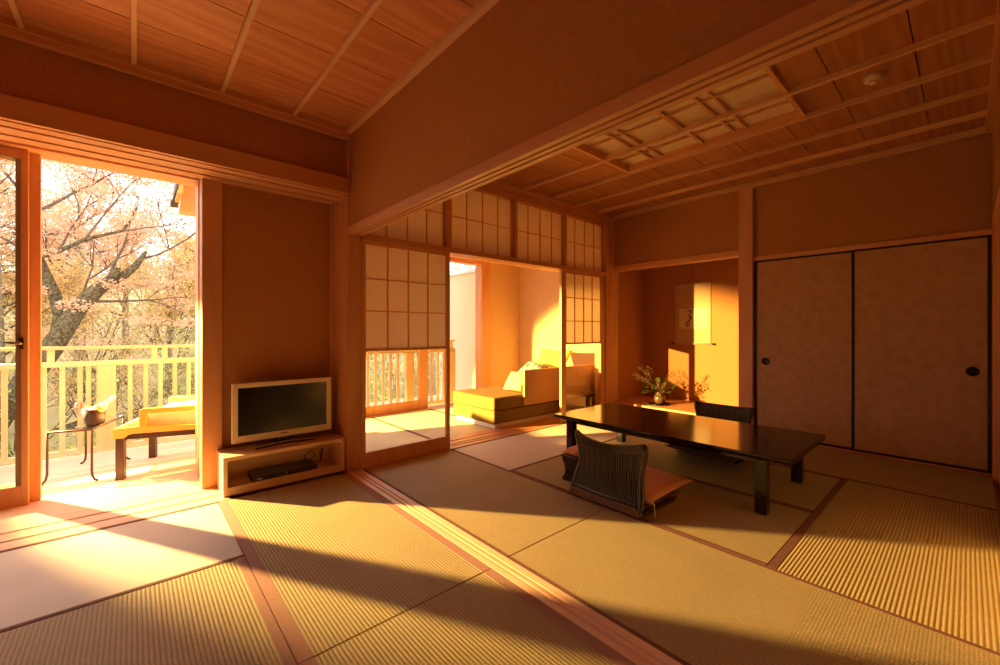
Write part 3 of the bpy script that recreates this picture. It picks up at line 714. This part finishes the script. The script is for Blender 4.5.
bm = BM(); tube(bm, [(1.0, 3.465, .07), (1.02, 3.47, .12), (1.06, 3.46, .15), (1.09, 3.47, .10), (1.05, 3.45, .07), (1.08, 3.43, .06), (1.13, 3.47, .05), (1.15, 3.49, .14)], .004, 6)
tag(obj('power_cable', bm, M['blackplastic']), 'loose dark cable behind the disc player in the shelf', 'cable')

# ------------------------------------------------------------------ low table
t = thing('low_table', 'long low black lacquered table with a mirror-like top in the far room', 'table', (3.22, 1.55, 0))
tx0, tx1, ty0, ty1, tz = 2.785, 3.665, .665, 2.43, .362
bm = BM(); prism(bm, [(tx0+.012, tz-.034), (tx0, tz-.014), (tx0, tz), (tx1, tz), (tx1, tz-.014), (tx1-.012, tz-.034)], 1, ty0, ty1)
obj('tabletop', bm, M['lacquer'], t, .004)
bm = BM()
for q in ((tx0+.05, tx0+.075, ty0+.16, ty1-.16), (tx1-.075, tx1-.05, ty0+.16, ty1-.16), (tx0+.075, tx1-.075, ty0+.16, ty0+.185), (tx0+.075, tx1-.075, ty1-.185, ty1-.16)):
    box(bm, q[0], q[1], q[2], q[3], tz-.062, tz-.034)
obj('apron', bm, M['lacquer'], t)
for x in (tx0+.02, tx1-.085):
    for y in (ty0+.125, ty1-.19):
        obj('leg', bx(x, x+.065, y, y+.065, .002, tz-.034), M['lacquer'], t, .003)

# ------------------------------------------------------------------ floor chairs (legless)
def floor_chair(label, loc, rot, W=.265, bowk=1.0, group=None):
    """local frame: sitter faces +x, back at x=0, width along y"""
    t = thing('floor_chair', label, 'chair', loc, rot, 'legless chairs at the low table')
    def prof(h):   # h 0..1 -> x offset, z
        x = -.005 + .065*math.sin(h*PI*.72)
        return x, .032 + .385*h
    def S(u, h, off=0):
        x, z = prof(h)
        bow = -.045*bowk*(1-u*u)*(.35+.65*h)
        dip = -.022*bowk*(1-u*u)*max(0, h-.6)/.4
        wy = W*(.97+.05*math.cos(h*PI*1.9))
        return Vector((x+bow+off, u*wy, z+dip))
    def add(name, bm, m, bev=0):
        me_o = obj(name, bm, m, None, bev, loc=(0, 0, 0)); me_o.parent = t; return me_o
    for s in (-1, 1):
        bm = BM(); tube(bm, [S(s, h/12) for h in range(13)], [.021]*4+[.019]*6+[.021, .022, .016], 10)
        # rolled foot
        tube(bm, [S(s, 0)+Vector((-.01, 0, .0)), S(s, 0)+Vector((.02, 0, -.012)), S(s, 0)+Vector((.09, 0, -.017)), S(s, 0)+Vector((.40, 0, -.02)), S(s, 0)+Vector((.44, 0, -.018))], [.018, .016, .014, .0135, .010], 8)
        add('side_frame', bm, M['wicker'])
    # top rail: a tall curved band with thickness
    bm = BM(); n = 20
    ring = []
    for i in range(n+1):
        u = -1+2*i/n
        a, b = S(u, .84, .012), S(u, 1.0, .006); c, d = S(u, 1.0, -.016), S(u, .84, -.014)
        up = Vector((0, 0, .012*bowk*(abs(u)**4)))
        ring.append([bm.verts.new(p) for p in (a, b+up, c+up, d)])
    for r0, r1 in zip(ring, ring[1:]):
        for k in range(4): bm.faces.new((r0[k], r0[(k+1)%4], r1[(k+1)%4], r1[k]))
    bm.faces.new(ring[0]); bm.faces.new(ring[-1][::-1])
    add('top_rail', bm, M['wicker'], .005)
    bm = BM(); tube(bm, [S(-1+2*i/12, .10) for i in range(13)], .013, 8)
    tube(bm, [S(-1+2*i/12, .15) for i in range(13)], .008, 8)
    add('lower_rail', bm, M['wicker'])
    bm = BM(); ns = 30
    for i in range(1, ns):
        u = -1+2*i/ns
        tube(bm, [S(u, .10+.76*k/8, -.004+.002*math.sin(i*2.)) for k in range(9)], .0076, 6, caps=False)
    for h in (.3, .5, .7):
        tube(bm, [S(-1+2*i/30, h, .006*(-1)**i) for i in range(31)], .0018, 4, caps=False)
    add('woven_slats', bm, M['wicker'])
    bm = BM(); box(bm, -.01, .50, -.225, .225, .018, .032)
    add('seat_board', bm, M['rattan_seat'], .004)
    bm = BM(); box(bm, -.03, -.012, -.235, .235, .02, .062); add('rear_board', bm, M['rattan_seat'], .003)
    bm = BM(); box(bm, -.025, .0, -.25, .25, .012, .055)
    add('back_stretcher', bm, M['rattan_seat'], .004)
    return t
floor_chair('dark rattan-backed legless chair seen from behind, nearest the viewer at the low table', (2.215, 1.515, 0), 0, .243)
floor_chair('dark rattan-backed legless chair on the far side of the low table, before the alcove', (4.12, 1.50, 0), PI, .235, .2)
def cushion(label, loc, rot, m, tassel=True):
    t = thing('floor_cushion', label, 'cushion', loc, rot, 'cushions on the legless chairs')
    bm = BM(); pillow(bm, .60, .58, .085, 18, 2.6, .008); xf(bm, Matrix.Translation((0, 0, .0425)))
    for v in bm.verts: v.co.z = max(v.co.z, .001)
    o = obj('cover', bm, M[m], None, loc=(0, 0, 0)); o.parent = t
    if tassel:
        for sx, sy in ((-1, -1),):
            bm = BM(); px, py = sx*.287, sy*.277
            if sx < 0: 
                tube(bm, [(px*.97, py*.97, .055), (px-.0, py+sy*.015, .06), (px+.0, py+sy*.035, .045), (px+.0, py+sy*.04, .0), (px, py+sy*.042, -.028)], [.006, .007, .004, .003, .005], 6)
            else:
                tube(bm, [(px*.97, py*.97, .05), (px+.01, py+sy*.01, .05), (px+.03, py+sy*.03, .03), (px+.045, py+sy*.05, .004)], [.005, .006, .004, .006], 6)
            o = obj('tassel', bm, M['white_cord'], None, loc=(0, 0, 0)); o.parent = t
    return t
cushion('salmon pink square cushion with a white tassel on the nearest rattan chair', (2.57, 1.53, .033), 0, 'salmon')
cushion('dark cushion on the chair beyond the low table', (3.83, 1.50, .033), 0, 'darkcloth', False)
# armrest stand (kyosoku)
t = thing('armrest_stand', 'black lacquered armrest stand with a padded top beside the nearest rattan chair', 'armrest', (2.54, 1.92, 0))
for x in (2.37, 2.68):
    bm = BM()
    left = [(-.06, 0), (-.07, .008), (-.066, .02), (-.045, .05), (-.038, .08), (-.048, .12), (-.066, .15), (-.068, .17), (-.06, .178)]
    pts = [(1.92+a, z) for a, z in left]+[(1.92-a, z) for a, z in reversed(left)]
    prism(bm, pts, 0, x, x+.03); obj('end_panel', bm, M['lacquer'], t, .003)
obj('top_board', bx(2.355, 2.725, 1.85, 1.99, .178, .19), M['lacquer'], t, .003)
bm = pillow(BM(), .35, .135, .05, 12, 4.0); xf(bm, Matrix.Translation((2.54, 1.92, .208)))
obj('pad', bm, M['salmon'], t)
bm = bx(2.40, 2.68, 1.905, 1.935, .05, .068); obj('stretcher', bm, M['lacquer'], t)

# ------------------------------------------------------------------ alcove contents
t = thing('hanging_scroll', 'hanging scroll with brushed ink characters on the alcove wall', 'scroll', (5.69, 2.48, .9))
X = 5.69
sm_ = obj('silk_mount', bx(X-.002, X+.001, 2.245, 2.72, .925, 1.735), M['scroll_silk'], t)
obj('paper_sheet', bx(X-.0035, X-.002, 2.29, 2.665, 1.125, 1.40), M['scroll_paper'], sm_)
bm = BM(); tube(bm, [(X-.004, 2.225, .92), (X-.004, 2.74, .92)], .011, 10)
br = obj('bottom_roller', bm, M['scroll_silk'], t)
for y in (2.208, 2.757):
    bm = BM(); tube(bm, [(X-.004, y-.017, .92), (X-.004, y+.017, .92)], .014, 10); obj('roller_knob', bm, M['blackplastic'], br)
bm = BM(); tube(bm, [(X-.002, 2.24, 1.74), (X-.002, 2.725, 1.74)], .008, 8); obj('top_rod', bm, M['scroll_silk'], t)
bm = BM(); tube(bm, [(X, 2.60, 1.745), (X, 2.485, 1.80), (X, 2.36, 1.745)], .002, 5); tube(bm, [(X, 2.485, 1.80), (X, 2.485, 2.12)], .002, 5); obj('cord', bm, M['stem'], t)
def stroke(pts, w):
    """brush stroke: pts in (y from left, z) of the sheet with widths"""
    bm = BM(); n = len(pts); V = []
    for i, (u, v) in enumerate(pts):
        a = pts[max(0, i-1)]; b = pts[min(n-1, i+1)]; d = Vector((b[0]-a[0], b[1]-a[1])).normalized(); nrm = Vector((-d.y, d.x))
        ww = w[i] if isinstance(w, list) else w
        yy = 2.665-u*.375; zz = 1.125+v*.275
        dy = -nrm.x*ww; dz = nrm.y*ww
        V.append((bm.verts.new((X-.0042, yy+dy, zz+dz)), bm.verts.new((X-.0042, yy-dy, zz-dz))))
    for p, q in zip(V, V[1:]): bm.faces.new((p[0], p[1], q[1], q[0]))
    return bm
def merge(bms):
    out = BM()
    for b in bms:
        me = bpy.data.meshes.new('tmp'); b.to_mesh(me); b.free(); out.from_mesh(me); bpy.data.meshes.remove(me)
    return out
# first character: a brushed loop with a hooked top, then lighter strokes
ink = [stroke([(.29, .86), (.36, .90), (.44, .88), (.42, .78), (.36, .66), (.44, .60), (.42, .48), (.33, .36), (.26, .22), (.28, .12), (.36, .14), (.39, .28), (.37, .42)], [.004, .009, .010, .007, .006, .009, .008, .009, .009, .008, .007, .005, .003]),
       stroke([(.30, .60), (.40, .58), (.50, .52)], [.004, .007, .003])]
obj('brushed_character', merge(ink), M['ink'], t)
ink = [stroke([(.48, .92), (.56, .86)], .004), stroke([(.60, .90), (.70, .84)], .005), stroke([(.74, .66), (.72, .56), (.66, .48)], [.004, .006, .003]),
       stroke([(.54, .20), (.64, .17), (.74, .22), (.80, .36), (.76, .44)], [.005, .005, .004, .004, .002])]
obj('lighter_character', merge(ink), M['ink_grey'], t)
# flower arrangement
VX, VY, VZ = 5.13, 2.665, .14
tag(obj('vase_tray', lathe(BM(), [(0, 0), (.13, 0), (.135, .004), (.138, .014), (.13, .014), (.127, .008), (0, .008)], (VX, VY, VZ), 32), M['lacquer']), 'flat black round tray under the flower vase', 'tray')
t = thing('flower_arrangement', 'brown ceramic vase of green leaves with a pink flower and fine twigs in the alcove', 'flower arrangement', (VX, VY, VZ+.009))
obj('vase', lathe(BM(), [(0, 0), (.045, 0), (.068, .02), (.080, .06), (.072, .10), (.046, .125), (.040, .138), (.047, .146), (.042, .146), (.036, .134), (.04, .11), (0, .10)], (VX, VY, VZ+.009), 28), M['ceramic'], t)
def leafq(bm, p, d, up, ln, wd, mi=0):
    d = d.normalized(); s = d.cross(up)
    if s.length < 1e-4: s = d.orthogonal()
    s.normalize(); nrm = s.cross(d)
    a = bm.verts.new(p); b = bm.verts.new(p+d*ln*.45+s*wd+nrm*wd*.3); c = bm.verts.new(p+d*ln); e = bm.verts.new(p+d*ln*.45-s*wd+nrm*wd*.3)
    f = bm.faces.new((a, b, c, e)); f.material_index = mi
top = Vector((VX, VY, VZ+.15))
bm = BM(); lf = BM()
for k in range(48):
    a = R.uniform(0, 2*PI); e = R.uniform(-.2, 1.45); ln = R.uniform(.05, .24)
    d = Vector((math.cos(a)*math.cos(e), math.sin(a)*math.cos(e), math.sin(e)*.8))
    tip = top+d*ln*1.05+Vector((0, 0, -.01))
    tube(bm, [top+Vector((0, 0, -.03)), top+d*ln*.5+Vector((0, 0, .01)), tip], .0016, 4)
    for j in range(5):
        dd = Vector((R.uniform(-1, 1), R.uniform(-1, 1), R.uniform(-.6, .8)))
        leafq(lf, tip, dd, Vector((0, 0, 1)), R.uniform(.03, .065), R.uniform(.008, .016))
# long twigs reaching left (toward +y) and right
tw = BM(); 
for k in range(20):
    side = 1 if k < 14 else -1
    yy = side*R.uniform(.14, .38 if side > 0 else .20); zz = R.uniform(.14, .36)*(1 if side > 0 else .8); xx = R.uniform(-.12, .12)
    e = Vector((xx, yy, zz)); mid = e*.5+Vector((R.uniform(-.03, .03), 0, R.uniform(.02, .07)))
    pts = [top+Vector((0, 0, -.04)), top+mid*.5+Vector((0, 0, .02)), top+mid, top+e]
    tube(bm, pts, [.0016, .0014, .0011, .0007], 4)
    for j in range(13):
        f = R.uniform(.4, 1.0); base = top+mid.lerp(e, (f-.4)/.6)
        off = Vector((R.uniform(-.03, .03), R.uniform(-.035, .035), R.uniform(-.02, .035)))
        tube(bm, [base, base+off], .0006, 3, caps=False)
        leafq(tw, base+off, Vector((R.uniform(-1, 1), R.uniform(-1, 1), R.uniform(-.5, .8))), Vector((0, 0, 1)), R.uniform(.012, .026), R.uniform(.004, .008))
obj('stems', bm, M['stem'], t); obj('leaves', lf, M['leaf_green'], t); obj('twig_leaves', tw, M['twig_leaf'], t)
bm = BM(); fc = top+Vector((-.02, .02, .15))
for k in range(9):
    a = 2*PI*k/9; leafq(bm, fc, Vector((math.cos(a), math.sin(a), .5)), Vector((0, 0, 1)), .024, .010)
tube(bm, [top, fc], .0015, 4); obj('flower', bm, M['pinkflower'], t)

# ------------------------------------------------------------------ daybed on the veranda
t = thing('daybed', 'olive upholstered daybed on the veranda beyond the shoji doors', 'daybed', (3.95, 4.0, 0))
bx0, bx1, by0, by1 = 2.955, 4.93, 3.56, 4.42
bx0, by0, by1 = 2.975, 3.465, 4.25
obj('plinth', bx(bx0+.03, bx1-.02, by0+.02, by1-.03, .0035, .055), M['white_paint'], t, .004)
obj('base', bx(bx0, bx1, by0, by1, .055, .205), M['olivefab'], t, .02, seg=3)
obj('mattress', bx(bx0-.006, bx1, by0-.006, by1+.005, .208, .35), M['olivefab'], t, .025, seg=3)
bm = BM(); box(bm, 3.425, 4.93, by0-.035, by0-.010, .236, .622)
wpn = obj('woven_side_panel', bm, M['weave'], t, .004)
bm = BM(); box(bm, 3.415, 3.425, by0-.037, by0-.008, .226, .635); box(bm, 3.425, 4.93, by0-.038, by0-.007, .622, .635); box(bm, 3.425, 4.93, by0-.038, by0-.007, .226, .236)
obj('panel_edging', bm, M['hinoki_x'], wpn)
def put_pillow(name, label, size, loc, rot, m, n=14, p=2.4):
    o = tag(obj(name, pillow(BM(), *size, n, p, .012), M[m], None, loc=(0, 0, 0)), label, 'cushion', 'cushions on the daybed')
    o.location = loc; o.rotation_euler = rot; return o
put_pillow('cushion', 'tan cushion leaning at the near end of the woven daybed panel', (.27, .30, .10), (3.54, 3.70, .475), (0, -.92, .1), 'tanfab')
put_pillow('cushion', 'bright lime yellow round-edged cushion leaning on the daybed', (.62, .5, .13), (4.28, 3.82, .60), (0, -.82, .15), 'lime', p=2.0)
put_pillow('cushion', 'black and white patterned cushion peeking over the woven daybed panel', (.34, .30, .10), (3.90, 3.76, .59), (.2, -.35, .3), 'patchfab')

# ------------------------------------------------------------------ outdoors: hillside, trees, shrubs
def hill():
    bm = BM(); nx, ny = 46, 40; g = []
    for j in range(ny+1):
        row = []
        for i in range(nx+1):
            x = -22+44*i/nx; y = 6.4+34*(j/ny)**1.4
            z = -2.4+max(0, y-8)*.30+.5*noise.noise(Vector((x*.25, y*.25, 0)))
            z = min(z, 3.7+.3*noise.noise(Vector((x*.3, y*.3, 2))))
            row.append(bm.verts.new((x, y, z)))
        g.append(row)
    for j in range(ny):
        for i in range(nx):
            f = bm.faces.new((g[j][i], g[j][i+1], g[j+1][i+1], g[j+1][i])); f.smooth = True
    return bm
tag(obj('hillside', hill(), M['ground']), 'brown and green wooded slope beyond the balcony', 'ground', kind='structure')
def gz(x, y):
    z = -2.4+max(0, y-8)*.30+.5*noise.noise(Vector((x*.25, y*.25, 0)))
    return min(z, 3.7+.3*noise.noise(Vector((x*.3, y*.3, 2))))
def leaf_cloud(verts, faces, c, rad, n, size, rng, flat=.8):
    for _ in range(n):
        while True:
            q = Vector((rng.uniform(-1, 1), rng.uniform(-1, 1), rng.uniform(-1, 1)))
            if q.length < 1: break
        p = Vector(c)+Vector((q.x*rad[0], q.y*rad[1], q.z*rad[2]))
        d = Vector((rng.gauss(0, 1), rng.gauss(0, 1), rng.gauss(0, flat))).normalized(); s = d.orthogonal().normalized()
        s.rotate(Matrix.Rotation(rng.uniform(0, PI), 3, d)); l = size*rng.uniform(.6, 1.4)
        i = len(verts)
        verts += [p, p+d*l*.5+s*l*.3, p+d*l, p+d*l*.5-s*l*.3]; faces.append((i, i+1, i+2, i+3))
def mesh_from(name, verts, faces, mat, parent):
    o_ = wpos(parent)
    me = bpy.data.meshes.new(name); me.from_pydata([tuple(Vector(v)-o_) for v in verts], [], faces); me.materials.append(mat)
    o = bpy.data.objects.new(name, me); C.objects.link(o); o.parent = parent; return o
def grow(bm, p, d, length, r, depth, rng, tips, bend=.35, seg=6, up=.12):
    """one wandering limb with side limbs"""
    n = 6; pts = [Vector(p)]; dd = Vector(d).normalized()
    for i in range(n):
        dd = (dd+Vector((rng.gauss(0, bend), rng.gauss(0, bend), rng.gauss(up, bend)))*.35).normalized()
        pts.append(pts[-1]+dd*length/n)
    rr = [r*(1-.75*i/n) for i in range(n+1)]
    tube(bm, pts, rr, seg if r > .03 else 4, caps=False)
    if depth <= 1:
        tips += pts[2:]
    if depth == 0: return
    for k in range(rng.choice((3, 4, 4, 5))):
        i = rng.randint(2, n); base = pts[i]
        q = (dd+Vector((rng.gauss(0, .8), rng.gauss(0, .5), rng.gauss(.15, .55)))).normalized()
        grow(bm, base, q, length*rng.uniform(.45, .7), rr[i]*rng.uniform(.5, .75)+.002, depth-1, rng, tips, bend, seg, up)
def tree(label, base, limbs, leafmat, nleaf, rng, lsize=.07, spread=.28, bark='bark', trunk=None, trunkmat='moss', extra=()):
    t = thing('tree', label, 'tree', base, 0, 'trees beyond the balcony')
    bm = BM(); tips = []
    for (p, d, ln, r, dep) in limbs: grow(bm, p, d, ln, r, dep, rng, tips)
    obj('branches', bm, M[bark], t)
    if trunk:
        bm = BM()
        for pts, rr in trunk: tube(bm, pts, rr, 12)
        obj('trunk', bm, M[trunkmat], t)
    V, F = [], []
    if tips:
        per = max(1, nleaf//len(tips))
        for q in tips: leaf_cloud(V, F, q, (spread, spread, spread*.6), per, lsize, rng)
    for c, rad, n in extra: leaf_cloud(V, F, c, rad, n, lsize, rng)
    mesh_from('foliage', V, F, M[leafmat], t)
    return t
r = random.Random(11)
# the big leaning mossy tree
trunkpts = [(-2.3, 10.5, -1.8), (-1.62, 10.25, -.3), (-1.02, 10, .80), (-.70, 10, 1.50), (-.42, 10, 1.88), (-.20, 10, 2.08)]
fork = [(-.30, 10, 1.97), (-.12, 9.97, 2.10), (.02, 9.95, 2.26), (.13, 9.93, 2.46), (.17, 9.92, 2.54)]
left = [(-.98, 10.2, .9), (-.95, 10.3, 1.35), (-1.02, 10.3, 1.75), (-1.20, 10.3, 2.3), (-1.3, 10.2, 3.0), (-1.35, 10.0, 3.6)]
limb = [(-1.24, 10.2, 2.28), (-.95, 10.1, 2.42), (-.62, 10.0, 2.66), (-.35, 9.95, 2.78), (-.15, 9.9, 2.86), (-.02, 9.85, 3.1), (.05, 9.8, 3.3)]
knob = [(-.27, 9.93, 2.02), (-.235, 9.9, 2.14), (-.20, 9.9, 2.20)]
limbs = [((-.15, 9.9, 2.86), (1, 0, .1), 1.1, .014, 2), ((-.62, 10, 2.66), (.3, -.2, 1), 1.4, .02, 3), ((-1.3, 10.2, 3.0), (.9, -.1, .6), 2.0, .028, 3), ((-1.35, 10, 3.6), (.3, 0, 1), 2.0, .02, 3),
         ((.1, 9.93, 2.4), (1, .1, .15), 1.4, .022, 3), ((-.95, 10.1, 2.42), (.5, .5, .8), 1.5, .02, 3), ((-.7, 10, 1.5), (.3, .4, .8), 1.7, .02, 3), ((-1.2, 10.3, 2.3), (-1, .1, .6), 1.8, .025, 3),
         ((-.4, 10.05, 1.9), (.4, .2, 1), 1.5, .028, 3), ((-1.3, 10.2, 3.2), (-.6, -.3, .8), 1.8, .025, 3), ((-.6, 10, 1.6), (1, .3, .1), 1.6, .025, 3)]
tree('big leaning mossy tree with peach spring leaves in the doorway view', (-2.3, 10.5, -1.9), limbs, 'leaf_peach', 15000, r, .05, .20, 'bark_dark',
     [(trunkpts, [.19, .165, .145, .125, .105, .055]), (fork, [.085, .07, .055, .04, .02]), (left, [.10, .085, .08, .07, .055, .03]), (limb, [.035, .035, .03, .026, .022, .016, .008]), (knob, [.06, .055, .03])], extra=[((-.3+.33*math.cos(k*2.4)*(k**.5), 9.9+.25*math.sin(k*1.7), 2.5+.42*math.sin(k*2.4)*(k**.5)), (.30, .25, .10), 170) for k in range(1, 26)])
def simple_tree(label, x, y, h, leafmat, n, seed, ls=.085, sp=.35, lean=0, bark='bark'):
    rr = random.Random(seed); z = gz(x, y)-.2
    pts = [(x, y, z), (x+lean*.3, y, z+h*.3), (x+lean*.6, y, z+h*.6), (x+lean, y, z+h*.92)]
    limbs = []
    for k in range(9):
        f = .35+.6*k/9; p = Vector(pts[0]).lerp(Vector(pts[-1]), f); a = rr.uniform(0, 2*PI)
        limbs.append((p, (math.cos(a), math.sin(a), .45), h*.34*(1.15-f*.6), .03*h/5, 3))
    return tree(label, (x, y, z), limbs, leafmat, n, rr, ls, sp, 'bark_dark', [(pts, [.024*h, .02*h, .014*h, .004*h])], bark)
simple_tree('pale-leaved tree further up the slope behind the mossy trunk', -1.0, 14.5, 5.6, 'leaf_peach', 11000, 3, .065)
simple_tree('tree with yellow leaves at the right of the doorway view', .7, 14.0, 4.0, 'leaf_yellow', 9000, 5, .07)
simple_tree('yellow-leaved tree low on the slope at the left of the doorway view', -2.0, 12.8, 4.0, 'leaf_yellow', 9000, 8, .07)
simple_tree('tall peach-leaved tree seen through the left sliding door', -2.9, 13.5, 6.4, 'leaf_peach', 10000, 9, .07)
simple_tree('distant peach tree filling the back of the slope', -.2, 18.0, 4.4, 'leaf_peach', 9000, 12, .085)
simple_tree('distant yellow tree right of the far slope', 1.7, 18.5, 3.6, 'leaf_yellow', 8000, 14, .085)
simple_tree('distant yellow tree left of the far slope', -3.0, 18.5, 5.0, 'leaf_yellow', 8000, 15, .085)
simple_tree('dark green tree above the wing wall outside the veranda', 7.2, 11.5, 8.0, 'leaf_olive', 12000, 17, .09)
simple_tree('peach tree beyond the veranda railing', 5.0, 12.5, 6.5, 'leaf_peach', 10000, 18, .08)
simple_tree('olive tree beyond the veranda railing, left', 3.6, 10.5, 4.6, 'leaf_olive', 9000, 21, .07)
def shrub(label, x, y, s, leafmat, n, seed):
    rr = random.Random(seed); z = gz(x, y)
    t = thing('shrub', label, 'shrub', (x, y, z), 0, 'shrubs on the slope')
    bm = BM()
    tips = []
    for k in range(10):
        a = rr.uniform(0, 2*PI); grow(bm, Vector((x, y, z-.1)), (math.cos(a)*.6, math.sin(a)*.6, 1), s*1.3, .016, 2, rr, tips)
    obj('stems', bm, M['bark_dark'], t)
    V, F = [], []
    per = max(1, n//len(tips))
    for q in tips: leaf_cloud(V, F, q, (.16, .16, .12), per, .055, rr)
    mesh_from('foliage', V, F, M[leafmat], t)
rr = random.Random(5)
pos = [(-1.5, 8.2, 1.1, 'olive', 'green shrub just beyond the balcony railing at the left'), (-.75, 8.6, 1.0, 'olive', 'bright green shrub behind the outdoor wine glass'),
       (.05, 8.9, .9, 'yellow', 'yellowish shrub behind the wide railing post'), (.75, 8.4, 1.0, 'olive', 'green shrub behind the lounge chairs'), (-2.3, 9.5, 1.4, 'olive', 'taller green shrub behind the glazed door'),
       (-.4, 11.8, 1.5, 'yellow', 'yellow shrub halfway up the slope, centre'), (.6, 11.6, 1.3, 'olive', 'olive shrub halfway up the slope, right'), (-1.6, 11.8, 1.5, 'yellow', 'yellow shrub halfway up the slope, left'),
       (2.6, 8.6, 1.7, 'olive', 'green shrub beyond the veranda railing, left'), (3.7, 8.4, 1.9, 'olive', 'green shrub beyond the veranda railing, middle'), (4.9, 8.8, 1.9, 'yellow', 'yellow shrub beyond the veranda railing, right'),
       (-.9, 15.6, 1.9, 'yellow', 'far yellow shrub near the top of the slope, left'), (.9, 15.8, 1.7, 'yellow', 'far yellow shrub near the top of the slope, right')]
for i, (x, y, s, lm, lab) in enumerate(pos): shrub(lab, x, y, s, 'leaf_'+lm, 3800, 40+i)
for i, (x, y, s, lab) in enumerate([(.35, 9.6, .55, 'dark mossy boulder behind the railing, right of the wide post'), (1.6, 10.2, .5, 'smaller dark boulder at the right of the doorway view'), (-1.15, 8.9, .36, 'dark boulder on the slope behind the side table')]):
    bm = BM(); bmesh.ops.create_icosphere(bm, subdivisions=4, radius=1)
    for v in bm.verts: v.co = v.co*(1+.35*noise.noise(v.co*1.3+Vector((i*7, 0, 0)))+.08*noise.noise(v.co*5)); v.co.x *= s*1.5; v.co.y *= s; v.co.z *= s*.8
    xf(bm, Matrix.Translation((x, y, gz(x, y)+s*.3)))
    tag(obj('boulder', bm, M['rock'], smooth=True), lab, 'rock', 'boulders on the slope')

# ------------------------------------------------------------------ light
W = bpy.data.worlds.new('world'); bpy.context.scene.world = W; W.use_nodes = True
bg = W.node_tree.nodes['Background']; bg.inputs[0].default_value = (1.0, .94, .88, 1); bg.inputs[1].default_value = 2.6
# two unseen warm flash heads outdoors, inferred from the spreading shadows
def spot(name, loc, az, el, half, energy, col, blend=.08, size=.04):
    ld = bpy.data.lights.new(name, 'SPOT'); ld.energy = energy; ld.color = col; ld.spot_size = math.radians(2*half); ld.spot_blend = blend; ld.shadow_soft_size = size
    lo = bpy.data.objects.new(name, ld); C.objects.link(lo); lo.location = loc
    az, el = math.radians(az), math.radians(el)
    dirv = Vector((math.cos(az)*math.cos(el), math.sin(az)*math.cos(el), math.sin(el)))
    lo.rotation_euler = dirv.to_track_quat('-Z', 'Y').to_euler()
spot('room_flash', (-1.8, 6.2, 1.6), -49, -21, 16.5, 7200, (1, .57, .18), .5, .035)
spot('veranda_flash', (-1.2, 5.15, 1.36), -17, -17, 21, 9500, (1, .58, .13), .3, .03)

# ------------------------------------------------------------------ camera
cd = bpy.data.cameras.new('camera'); cd.sensor_width = 36; cd.lens = 414*36/1000; cd.shift_y = -.002; cd.clip_start = .02
cam = bpy.data.objects.new('camera', cd); C.objects.link(cam); cam.location = (0, 0, 1.1)
cam.rotation_euler = (PI/2, 0, -math.radians(41.49))
sc = bpy.context.scene; sc.camera = cam
sc.view_settings.view_transform = 'Standard'; sc.view_settings.look = 'None'; sc.view_settings.gamma = 1; sc.view_settings.exposure = .36
sc.view_settings.use_curve_mapping = False
sc.cycles.max_bounces = 14; sc.cycles.diffuse_bounces = 8; sc.cycles.glossy_bounces = 5; sc.cycles.transparent_max_bounces = 24; sc.cycles.transmission_bounces = 8
sc.cycles.sample_clamp_indirect = 4
